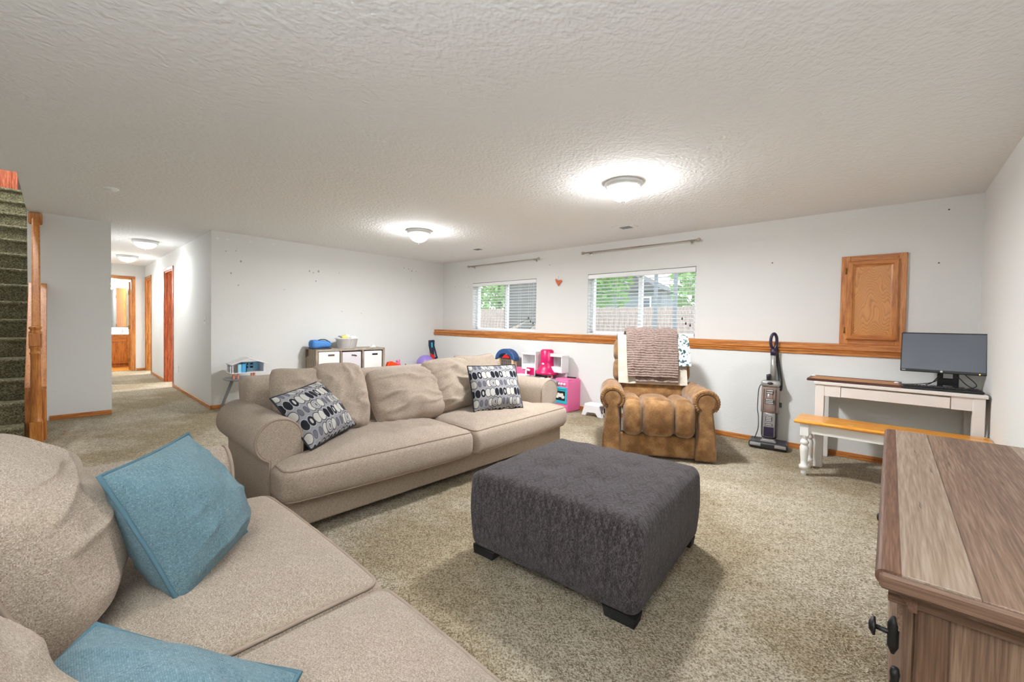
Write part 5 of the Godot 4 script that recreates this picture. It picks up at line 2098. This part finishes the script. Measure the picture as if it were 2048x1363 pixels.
	solo(st, "plush_toy", M.toy_yellow, "yellow toy heaped in the white basin on the shelf", "toy", V(-6.6, h, -3.225))
	st = S()
	blob(st, V(-0.01, 0.18, 0.0), V(0.06, 0.05, 0.05), 12, 8)
	blob(st, V(0.02, 0.17, -0.09), V(0.06, 0.035, 0.06), 12, 8)
	solo(st, "plush_toy", M.toy_white, "white toy heaped in the white basin on the shelf", "toy", V(-6.6, h, -3.225))
	st = S()
	tube(st, smooth_path([V(0.04, 0.16, 0.06), V(0.06, 0.185, 0.12), V(0.05, 0.2, 0.17)], 5), [0.01, 0.01, 0.01, 0.012, 0.014, 0.014, 0.013, 0.012, 0.01, 0.008, 0.004], 8)
	solo(st, "toy_fish", M.table_grey, "grey toy sticking out of the white basin on the shelf", "toy", V(-6.6, h, -3.225))
	st = S()
	prism(st, [Vector2(-0.05, 0), Vector2(0.05, 0), Vector2(0.02, 0.045), Vector2(-0.01, 0.06), Vector2(-0.03, 0.03)], -0.03, 0.03, 0.006, Transform3D(Basis(Vector3.UP, PI / 2), Vector3.ZERO))
	solo(st, "toy_figure", M.toy_white, "tiny white toy figure on the right end of the cube shelf", "toy", V(-6.55, h, -3.66))
	# round side table with dollhouse
	var t := thing("side_table", "small round grey side table with splayed legs near the hall corner", "table", V(-6.46, 0, -1.73))
	st = S()
	lathe(st, [Vector2(0, 0.432), Vector2(0.235, 0.432), Vector2(0.25, 0.44), Vector2(0.25, 0.45), Vector2(0, 0.452)], 36)
	put(st, "tabletop", M.table_grey, t)
	for i in 3:
		var a := deg_to_rad([118.0, 240.0, 0.0][i])
		st = S()
		tube(st, [V(cos(a) * 0.29, 0.0, sin(a) * 0.29), V(cos(a) * 0.14, 0.435, sin(a) * 0.14)], [0.014, 0.021], 12)
		put(st, "leg", M.table_grey, t)
	var d := thing("dollhouse", "little blue and white dollhouse standing on the round side table", "dollhouse", V(-6.46, 0.452, -1.745))
	for q in [V(0.09, 0, 0.17), V(0.09, 0, 0.12), V(0.09, 0, -0.04), V(0.09, 0, -0.07)]:
		st = S()
		lathe(st, [Vector2(0, 0), Vector2(0.014, 0), Vector2(0.014, 0.07), Vector2(0, 0.07)], 12, Transform3D(Basis(), q), true)
		put(st, "stilt", M.copper, d)
	st = S()
	bx(-0.12, 0.12, 0.07, 0.08, -0.2, 0.2, st, 0.002)
	put(st, "platform", M.toy_white, d)
	st = S()
	bx(-0.12, -0.11, 0.08, 0.2, -0.19, 0.19, st)
	bx(-0.12, 0.1, 0.08, 0.2, -0.19, -0.183, st)
	put(st, "rear_wall", M.toy_white, d)
	st = S()
	bx(-0.11, 0.1, 0.08, 0.2, 0.02, 0.03, st)
	bx(0.09, 0.1, 0.08, 0.19, 0.02, 0.075, st)
	put(st, "inner_wall", M.house_blue, d)
	st = S()
	bx(0.085, 0.092, 0.08, 0.19, 0.075, 0.12, st)
	put(st, "pale_panel", M.house_pale, d)
	st = S()
	bx(-0.108, -0.1, 0.09, 0.2, -0.18, 0.02, st)
	put(st, "pale_panel", M.house_pale, d)
	st = S()
	bx(0.085, 0.095, 0.08, 0.185, 0.12, 0.15, st)
	put(st, "door", M.toy_brown, d)
	for w in [[0.11, 0.02], [0.155, 0.02], [0.11, -0.04], [0.155, -0.04]]:
		st = S()
		box(st, V(-0.095, w[0] + 0.02, w[1] - 0.05), V(0.004, 0.025, 0.035))
		put(st, "window", M.navy, d)
	st = S()
	for s in [[0.2, 0.19, -0.0, 0.268], [-0.0, 0.268, -0.22, 0.19]]:
		var a := V(0, s[1], s[0])
		var b := V(0, s[3], s[2])
		var mid := (a + b) * 0.5
		var ang := atan2(b.y - a.y, -(b.z - a.z))
		box(st, mid, V(0.27, 0.012, (b - a).length() + 0.01), 0.002, Transform3D(Basis(), mid) * Transform3D(Basis(Vector3.RIGHT, ang), Vector3.ZERO) * Transform3D(Basis(), -mid))
	put(st, "roof", M.toy_white, d)
	st = S()
	box(st, V(0.1, 0.14, 0.205), V(0.01, 0.13, 0.008))
	box(st, V(0.1, 0.14, 0.18), V(0.01, 0.13, 0.008))
	put(st, "porch_post", M.toy_white, d)
	var doll := thing("toy_block", "small teal and yellow toy on the floor under the side table", "toy", V(-6.35, 0, -1.74))
	st = S()
	prism(st, [Vector2(-0.045, 0), Vector2(0.045, 0), Vector2(0.035, 0.12), Vector2(-0.035, 0.12)], -0.03, 0.03, 0.004, Transform3D(Basis(Vector3.UP, 0.9), V(0, 0.1, 0)))
	put(st, "body", M.toy_tan, doll)
	st = S()
	box(st, V(0, 0.265, 0), V(0.06, 0.06, 0.05), 0.006)
	box(st, V(0.02, 0.15, 0.02), V(0.03, 0.05, 0.03), 0.006)
	put(st, "head", M.toy_teal, doll)
	st = S()
	box(st, V(0, 0.16, 0), V(0.02, 0.1, 0.02))
	box(st, V(0, 0.05, 0), V(0.08, 0.1, 0.07), 0.006)
	put(st, "stand", M.toy_white, doll)
	# toy chest with toys behind the sofa
	st = S()
	softbox(st, V(0.2, 0.15, 0.56), 0.03, 2, Vector3i(3, 3, 6), func(p: Vector3) -> Vector3: return p + V(0, 0.15, 0))
	solo(st, "toy_chest", M.toy_grey, "low grey toy chest hidden behind the long sofa back", "chest", V(-6.5, 0, -4.44))
	st = S()
	blob(st, V(0, 0.165, 0), V(0.165, 0.165, 0.165), 28, 16)
	solo(st, "ball", M.toy_purple, "purple ball behind the long sofa next to the toy blaster", "ball", V(-6.45, 0.3, -4.68))
	var bl := thing("toy_blaster", "orange and red toy blaster lying right of the cube shelf", "toy", V(-6.48, 0.3, -4.03))
	st = S()
	prism(st, [Vector2(-0.16, 0.0), Vector2(-0.15, 0.17), Vector2(-0.12, 0.235), Vector2(-0.06, 0.25), Vector2(0.15, 0.16), Vector2(0.16, 0.11), Vector2(-0.02, 0.16), Vector2(-0.06, 0.1), Vector2(-0.06, 0.0)], -0.04, 0.04, 0.01, Transform3D(Basis(Vector3.UP, PI / 2), Vector3.ZERO))
	put(st, "shell", M.toy_orange, bl)
	st = S()
	prism(st, [Vector2(-0.165, 0.0), Vector2(-0.162, 0.16), Vector2(-0.09, 0.15), Vector2(-0.08, 0.0)], -0.046, 0.046, 0.008, Transform3D(Basis(Vector3.UP, PI / 2), Vector3.ZERO))
	put(st, "stock", M.toy_red, bl)
	st = S()
	prism(st, [Vector2(-0.06, 0.06), Vector2(-0.05, 0.15), Vector2(0.0, 0.14), Vector2(0.15, 0.09), Vector2(0.12, 0.06)], -0.036, 0.036, 0.006, Transform3D(Basis(Vector3.UP, PI / 2), Vector3.ZERO))
	put(st, "grip", M.toy_brown, bl)
	st = S()
	blob(st, V(0, 0.17, 0), V(0.04, 0.05, 0.06), 12, 8)
	blob(st, V(0.01, 0.235, -0.03), V(0.012, 0.03, 0.012), 8, 6)
	blob(st, V(0.01, 0.235, 0.02), V(0.02, 0.018, 0.02), 8, 6)
	blob(st, V(0, 0.08, 0), V(0.05, 0.08, 0.06), 12, 8)
	solo(st, "plush_doll", M.toy_pink, "small pink and white plush doll behind the orange blaster", "toy", V(-6.6, 0.3, -4.18))
	for q in [[-4.32, 0.09, 0.0], [-4.47, 0.07, 0.4]]:
		st = S()
		tube(st, smooth_path([V(0, 0, 0), V(0, q[1] * 1.3, 0.01), V(0, q[1] * 1.9, 0.04)], 5), 0.005, 6)
		blob(st, V(0, q[1] * 1.9, 0.04), V(0.012, 0.012, 0.012), 8, 6)
		solo(st, "toy_wand", M.toy_brown, "taller thin toy stick with a knob beside the orange blaster" if q[2] == 0.0 else "shorter thin toy stick with a knob beside the purple ball", "toy", V(-6.5, 0.3, q[0]), 0.0, "toy sticks behind the sofa")
	var gun := thing("toy_crossbow", "red, black and teal toy crossbow leaning in the far corner", "toy", V(-6.55, 0.3, -4.93))
	var lean := Transform3D(Basis(Vector3.UP, PI / 2) * Basis(V(0, 0, 1), deg_to_rad(4)), Vector3.ZERO)
	st = S()
	prism(st, [Vector2(0.0, 0.0), Vector2(0.1, 0.0), Vector2(0.105, 0.1), Vector2(0.04, 0.2), Vector2(0.03, 0.36), Vector2(-0.025, 0.36), Vector2(-0.03, 0.18), Vector2(-0.01, 0.12)], -0.03, 0.03, 0.008, lean)
	put(st, "body", M.toy_red, gun)
	st = S()
	prism(st, [Vector2(-0.02, 0.32), Vector2(0.03, 0.32), Vector2(0.055, 0.58), Vector2(0.05, 0.6), Vector2(-0.05, 0.6), Vector2(-0.055, 0.5)], -0.035, 0.035, 0.008, lean)
	put(st, "muzzle", M.navy, gun)
	st = S()
	tube(st, [lean * V(0.05, 0.5, 0), lean * V(0.1, 0.3, 0), lean * V(0.115, 0.26, 0)], 0.013, 8)
	prism(st, [Vector2(0.03, 0.2), Vector2(0.12, 0.24), Vector2(0.12, 0.27), Vector2(0.04, 0.25)], -0.02, 0.02, 0.004, lean)
	put(st, "arm", M.navy, gun)
	st = S()
	softbox(st, V(0.018, 0.05, 0.014), 0.012, 2, Vector3i(2, 3, 2), func(p: Vector3) -> Vector3: return lean * (p + V(-0.02, 0.51, 0.03)))
	put(st, "teal_cell", M.toy_teal, gun)


func play_kitchen() -> void:
	var o := thing("play_kitchen", "white and magenta plastic play kitchen against the north wall", "play kitchen", V(-3.91, 0, -4.99))
	var st := S()
	# base
	st = S()
	softbox(st, V(0.38, 0.2, 0.14), 0.03, 2, Vector3i(6, 4, 3), func(p: Vector3) -> Vector3: return p + V(0, 0.2, 0))
	put(st, "base", M.toy_grey, o)
	st = S()
	softbox(st, V(0.4, 0.022, 0.165), 0.018, 2, Vector3i(6, 1, 3), func(p: Vector3) -> Vector3: return p + V(0, 0.418, 0.01))
	put(st, "countertop", M.toy_grey, o)
	# wide bowl front of the counter
	st = S()
	lathe(st, [Vector2(0, 0.33), Vector2(0.13, 0.335), Vector2(0.16, 0.37), Vector2(0.165, 0.44), Vector2(0.14, 0.445), Vector2(0, 0.445)], 28, Transform3D(Basis(), V(0.17, 0, 0.1)))
	put(st, "stove_bowl", M.toy_grey, o)
	for q in [V(0.12, 0.447, 0.15), V(0.22, 0.447, 0.13)]:
		st = S()
		lathe(st, [Vector2(0.045, 0), Vector2(0.048, 0.006), Vector2(0.03, 0.012), Vector2(0, 0.01)], 18, Transform3D(Basis(), q))
		put(st, "burner", M.toy_white, o)
	# rear panel and side cabinets with open fronts
	st = S()
	bx(-0.37, 0.37, 0.42, 0.56, -0.14, -0.1, st, 0.006)
	put(st, "splash_panel", M.toy_white, o)
	for e in [-1.0, 1.0]:
		var x0: float = -0.385 if e < 0 else 0.14
		var x1: float = -0.1 if e < 0 else 0.39
		var ys: float = 0.53
		st = S()
		bx(x0, x0 + 0.022, ys, 0.77, -0.14, 0.04, st, 0.006)
		bx(x1 - 0.022, x1, ys, 0.77, -0.14, 0.04, st, 0.006)
		bx(x0 + 0.004, x1 - 0.004, ys + 0.002, ys + 0.09, -0.137, 0.036, st, 0.006)
		bx(x0 + 0.004, x1 - 0.004, ys + 0.004, 0.764, -0.138, -0.12, st)
		var arch := []
		for i in 9:
			var s := i / 8.0
			arch.append(Vector2(lerpf(x0 - 0.004, x1 + 0.004, s), 0.79 + (0.03 * (s if e < 0 else 1 - s))))
		arch.append(Vector2(x1 + 0.004, 0.765))
		arch.append(Vector2(x0 - 0.004, 0.765))
		prism(st, arch, -0.143, 0.045, 0.005)
		put(st, "cabinet", M.toy_white, o)
		st = S()
		bx((x0 + x1) * 0.5 - 0.01, (x0 + x1) * 0.5 + 0.06, 0.64, 0.76, -0.119, -0.112, st)
		put(st, "cabinet_window", M.toy_grey, o)
	# magenta hood
	st = S()
	var hood := []
	for q in [[0.185, 0.50], [0.19, 0.515], [0.17, 0.54], [0.135, 0.575], [0.112, 0.62], [0.105, 0.68], [0.105, 0.845], [0.08, 0.866]]:
		hood.append(Vector2(q[0], q[1]))
	lathe(st, [Vector2(0, 0.5)] + hood + [Vector2(0, 0.868)], 32, Transform3D(Basis.from_scale(V(1, 1, 0.85)), V(0.09, 0, 0.0)))
	put(st, "hood", M.toy_magenta, o)
	st = S()
	softbox(st, V(0.022, 0.012, 0.004), 0.004, 2, Vector3i(2, 1, 1), func(p: Vector3) -> Vector3: return p + V(0.085, 0.655, 0.092))
	put(st, "badge", M.toy_white, o)
	# sink side: pink panel, tap, framed heart
	st = S()
	bx(-0.52, -0.28, 0.42, 0.555, -0.08, 0.02, st, 0.012)
	put(st, "pink_box", M.toy_pink, o)
	st = S()
	bx(-0.29, -0.11, 0.44, 0.585, 0.02, 0.04, st, 0.008)
	put(st, "panel_frame", M.toy_white, o)
	st = S()
	bx(-0.275, -0.125, 0.455, 0.57, 0.036, 0.046, st, 0.004)
	put(st, "panel", M.toy_magenta, o)
	st = S()
	tube(st, smooth_path([V(-0.25, 0.44, 0.08), V(-0.25, 0.52, 0.08), V(-0.22, 0.54, 0.08), V(-0.18, 0.53, 0.08)], 6), 0.016, 10)
	put(st, "tap", M.toy_white, o)
	st = S()
	softbox(st, V(0.1, 0.02, 0.06), 0.018, 2, Vector3i(3, 1, 2), func(p: Vector3) -> Vector3: return p + V(-0.28, 0.45, 0.12))
	put(st, "sink_rim", M.toy_white, o)
	st = S()
	bx(0.13, 0.24, 0.4, 0.51, 0.03, 0.042, st, 0.004)
	put(st, "picture_frame", M.toy_magenta, o)
	st = S()
	bx(0.142, 0.228, 0.412, 0.498, 0.04, 0.046, st)
	put(st, "picture", M.toy_white, o)
	st = S()
	prism(st, [Vector2(0.185, 0.43), Vector2(0.21, 0.46), Vector2(0.205, 0.48), Vector2(0.192, 0.48), Vector2(0.185, 0.468), Vector2(0.178, 0.48), Vector2(0.165, 0.48), Vector2(0.16, 0.46)], 0.044, 0.05)
	put(st, "heart", M.toy_red, o)
	# toy oven
	var s := thing("toy_oven", "pink toy oven with a teal door and white knobs", "toy oven", V(-3.465, 0, -5.02), -2.0)
	st = S()
	softbox(st, V(0.13, 0.225, 0.155), 0.018, 2, Vector3i(3, 4, 3), func(p: Vector3) -> Vector3: return p * V(1.0, 1, 1) + V(0, 0.225, 0))
	put(st, "body", M.toy_pink, s)
	st = S()
	softbox(st, V(0.118, 0.014, 0.14), 0.012, 2, Vector3i(3, 1, 3), func(p: Vector3) -> Vector3: return p + V(0, 0.455, -0.005))
	put(st, "top", M.toy_pink, s)
	for i in 4:
		st = S()
		lathe(st, [Vector2(0, 0), Vector2(0.02, 0), Vector2(0.019, 0.012), Vector2(0.01, 0.018), Vector2(0, 0.019)], 14, Transform3D(Basis(Vector3.RIGHT, PI / 2), V(-0.082 + i * 0.05, 0.395, 0.155)))
		put(st, "knob", M.toy_white, s)
	st = S()
	box(st, V(0.0, 0.235, 0.158), V(0.235, 0.235, 0.012), 0.005)
	var door := put(st, "oven_door", M.toy_teal, s)
	st = S()
	box(st, V(0.0, 0.23, 0.164), V(0.17, 0.135, 0.006), 0.002)
	put(st, "oven_window", M.felt_black, door)
	st = S()
	for q in [[-0.05, 0.215, 0.03], [0.0, 0.235, 0.035], [0.05, 0.215, 0.03], [-0.03, 0.25, 0.022], [0.035, 0.25, 0.022]]:
		lathe(st, [Vector2(q[2], 0), Vector2(0, 0.001)], 14, Transform3D(Basis(Vector3.RIGHT, PI / 2) * Basis.from_scale(V(1, 1, 0.8)), V(q[0], q[1], 0.167)))
	put(st, "picture_of_buns", M.print_white, door)
	st = S()
	tube(st, [V(-0.09, 0.33, 0.168), V(0.09, 0.33, 0.168)], 0.008, 8)
	put(st, "handle", M.toy_teal, door)
	st = S()
	box(st, V(0.0, 0.06, 0.156), V(0.22, 0.06, 0.012), 0.006)
	put(st, "drawer", M.toy_pink, s)
	st = S()
	box(st, V(0, 0.008, 0), V(0.14, 0.016, 0.035), 0.004)
	solo(st, "remote_control", M.black_plastic, "black remote control lying on top of the pink toy oven", "remote", V(-3.42, 0.469, -5.06), 8.0)
	# arched toy to the left
	var a := thing("toy_fireplace", "arched toy playhouse front with blue roof and tan posts", "toy", V(-4.625, 0, -4.97))
	st = S()
	for e in [-1.0, 1.0]:
		box(st, V(e * 0.155, 0.36, 0), V(0.045, 0.72, 0.09), 0.006)
	put(st, "post", M.toy_tan, a)
	st = S()
	bx(-0.135, 0.135, 0.0, 0.7, -0.03, 0.01, st)
	put(st, "mesh_panel", M.toy_brown, a)
	for i in 8:
		st = S()
		box(st, V(0, 0.3 + i * 0.05, 0.012), V(0.27, 0.004, 0.005))
		put(st, "grid_bar", M.table_grey, a)
	for i in 6:
		st = S()
		box(st, V(-0.11 + i * 0.044, 0.35, 0.012), V(0.004, 0.6, 0.005))
		put(st, "grid_bar", M.table_grey, a)
	st = S()
	var roof := []
	for i in 33:
		var an := lerpf(PI * 1.02, -PI * 0.02, i / 32.0)
		roof.append(Vector2(cos(an) * 0.215, 0.66 + sin(an) * 0.175))
	for i in 13:
		var an := lerpf(0.0, PI, i / 12.0)
		roof.append(Vector2(cos(an) * 0.13, 0.68 + sin(an) * 0.075))
	prism(st, roof, -0.07, 0.07, 0.012)
	put(st, "roof", M.toy_blue, a)
	st = S()
	var half := []
	for i in 9:
		var an := lerpf(PI, 0.0, i / 8.0)
		half.append(Vector2(cos(an) * 0.08, 0.68 + sin(an) * 0.06))
	prism(st, half, 0.0, 0.03, 0.004)
	put(st, "arch_inlay", M.toy_red, a)
	st = S()
	softbox(st, V(0.13, 0.2, 0.12), 0.03, 2, Vector3i(3, 3, 3), func(p: Vector3) -> Vector3: return p + V(0, 0.2, 0))
	solo(st, "toy_box", M.toy_red, "red plastic toy box behind the far patterned cushion", "toy box", V(-4.44, 0, -4.66))
	# step stool
	var ss := thing("step_stool", "white plastic step stool beside the recliner", "stool", V(-2.98, 0, -5.0), -2.0)
	st = S()
	softbox(st, V(0.125, 0.012, 0.085), 0.01, 2, Vector3i(3, 1, 3), func(p: Vector3) -> Vector3: return p + V(0, 0.155, 0))
	put(st, "tread", M.toy_white, ss)
	st = S()
	var leg := [Vector2(-0.165, 0), Vector2(-0.115, 0.155), Vector2(0.115, 0.155), Vector2(0.165, 0), Vector2(0.1, 0), Vector2(0.06, 0.05), Vector2(-0.06, 0.05), Vector2(-0.1, 0)]
	prism(st, leg, 0.07, 0.095, 0.006, Transform3D.IDENTITY)
	put(st, "front_skirt", M.toy_white, ss)
	st = S()
	prism(st, leg, -0.095, -0.07, 0.006, Transform3D.IDENTITY)
	put(st, "rear_skirt", M.toy_white, ss)
	for e in [-1.0, 1.0]:
		st = S()
		prism(st, [Vector2(-0.08, 0), Vector2(-0.07, 0.15), Vector2(0.07, 0.15), Vector2(0.08, 0), Vector2(0.05, 0), Vector2(0.03, 0.05), Vector2(-0.03, 0.05), Vector2(-0.05, 0)], -0.01, 0.01, 0.0, Transform3D(Basis(V(0, 0, 1), e * 0.3) * Basis(Vector3.UP, PI / 2), V(e * 0.15, 0.0, 0)))
		put(st, "side_skirt", M.toy_white, ss)


func outdoors() -> void:
	var st := S()
	bx(-45, 30, 0.1, 0.55, -60, ZN - 0.21, st)
	put(st, "ground", M.lawn, self).set_meta("kind", "structure")
	# cedar fence behind the garden
	var f := thing("garden_fence", "tall weathered cedar plank fence beyond the windows", "fence", V(-7.0, 0.55, -9.5))
	st = S()
	box(st, V(0, 0.575, 0), V(0.135, 1.15, 0.018), 0.003)
	var plank := mesh_of(st)
	for i in 96:
		var x := -7.4 + i * 0.143
		inst(plank, "plank", M.cedar_y, f, Transform3D(Basis.from_scale(V(1, 1.0 + 0.012 * sin(i * 2.3), 1)), V(x, 0, 0.004 * (i % 2))))
	for y in [0.2, 0.95]:
		st = S()
		box(st, V(-0.6, y, -0.03), V(13.8, 0.08, 0.035))
		put(st, "rail", M.cedar_y, f)
	# grey porch posts and stair outside the corner window
	var d := thing("porch_steps", "grey wooden porch steps outside the corner window", "steps", V(-6.95, 0.55, -8.0))
	st = S()
	prism(st, [Vector2(-0.55, 0.55), Vector2(0.7, 0.55 + 0.45), Vector2(0.7, 2.2), Vector2(-0.5, 2.2)], -0.08, 0.0)
	put(st, "side_panel", M.deck_wood, d)
	st = S()
	prism(st, [Vector2(-0.75, 0.0), Vector2(-0.55, 0.0), Vector2(0.75, 0.9), Vector2(0.75, 1.1), Vector2(-0.75, 0.2)], 0.0, 0.05)
	put(st, "stringer", M.deck_wood, d)
	for x in [-0.5, 0.66]:
		st = S()
		box(st, V(x, 1.1, 0.04), V(0.09, 2.2, 0.09))
		put(st, "post", M.deck_wood, d)
	var k := 0
	for x in [-3.46, -3.07]:
		st = S()
		box(st, V(0, 1.4, 0), V(0.06, 2.8, 0.06))
		solo(st, "porch_post", M.siding, ["grey porch post outside, left one seen through the blind", "grey porch post outside, right one seen through the blind"][k], "post", V(x, 0.55, -8.0), 0.0, "porch posts")
		k += 1
	# covered boat beyond the fence
	st = S()
	softbox(st, V(1.3, 0.55, 0.8), 0.3, 4, Vector3i(10, 3, 6), func(p: Vector3) -> Vector3: return V(p.x, p.y * (1 + 0.12 * sin(p.x * 1.6)), p.z) + V(0, 0.6, 0))
	solo(st, "covered_boat", M.tarp, "white tarp-covered boat behind the garden fence", "boat", V(-3.2, 0.55, -10.9))
	# neighbour's house
	var h := thing("neighbour_house", "grey neighbouring house with a white window beyond the fence", "house", V(-11.0, 0.55, -22.0))
	st = S()
	bx(-3.2, 1.8, 0, 2.7, -2, 0, st)
	put(st, "wall", M.siding, h)
	st = S()
	prism(st, [Vector2(-3.6, 2.6), Vector2(2.1, 2.6), Vector2(-0.7, 4.0)], -2.2, 0.3)
	put(st, "roof", M.roofing, h)
	st = S()
	bx(0.55, 1.25, 1.5, 2.3, 0.0, 0.05, st)
	var w := put(st, "window", M.vinyl, h)
	st = S()
	bx(0.63, 1.17, 1.58, 2.22, 0.04, 0.06, st)
	put(st, "pane", M.screen_off, w)
	# trees
	var spots := [[-9.2, -13.5, 4.6, 2.3, 0], [-3.6, -13.9, 4.0, 1.8, 1], [-15.0, -15.5, 4.8, 2.6, 1], [0.9, -15.0, 5.0, 2.2, 0]]
	var names := ["bushy green tree beyond the fence, left of the house", "loose pale green tree beyond the fence, right of the house", "pale green tree beyond the fence at the far left", "dense green tree beyond the fence at the far right"]
	for i in spots.size():
		var q: Array = spots[i]
		var t := thing("tree", names[i], "tree", V(q[0], 0.55, q[1]), 0.0, "trees beyond the fence")
		st = S()
		tube(st, [V(0, 0, 0), V(0.05, 1.2, 0), V(0.0, 2.4, 0.1)], [0.14, 0.11, 0.06], 8)
		put(st, "trunk", M.bark, t)
		st = S()
		flat(st)
		var r := RandomNumberGenerator.new()
		r.seed = 40 + i
		for k2 in 2600:
			var dir := V(r.randfn(), r.randfn() * 0.8, r.randfn()).normalized()
			var c: Vector3 = V(0, q[2] * 0.52, 0) + dir * V(q[3], q[2] * 0.42, q[3]).length() * 0.0 + V(dir.x * q[3], dir.y * q[2] * 0.42, dir.z * q[3]) * pow(r.randf(), 0.45)
			var u := V(r.randfn(), r.randfn(), r.randfn()).normalized() * 0.13
			var v := u.cross(V(r.randfn(), r.randfn(), r.randfn())).normalized() * 0.09
			quad(st, c - u, c - v, c + u, c + v)
		var leaves := put(st, "foliage", M.leaf if q[4] == 0 else M.leaf_pale, t)
		leaves.set_meta("kind", "stuff")
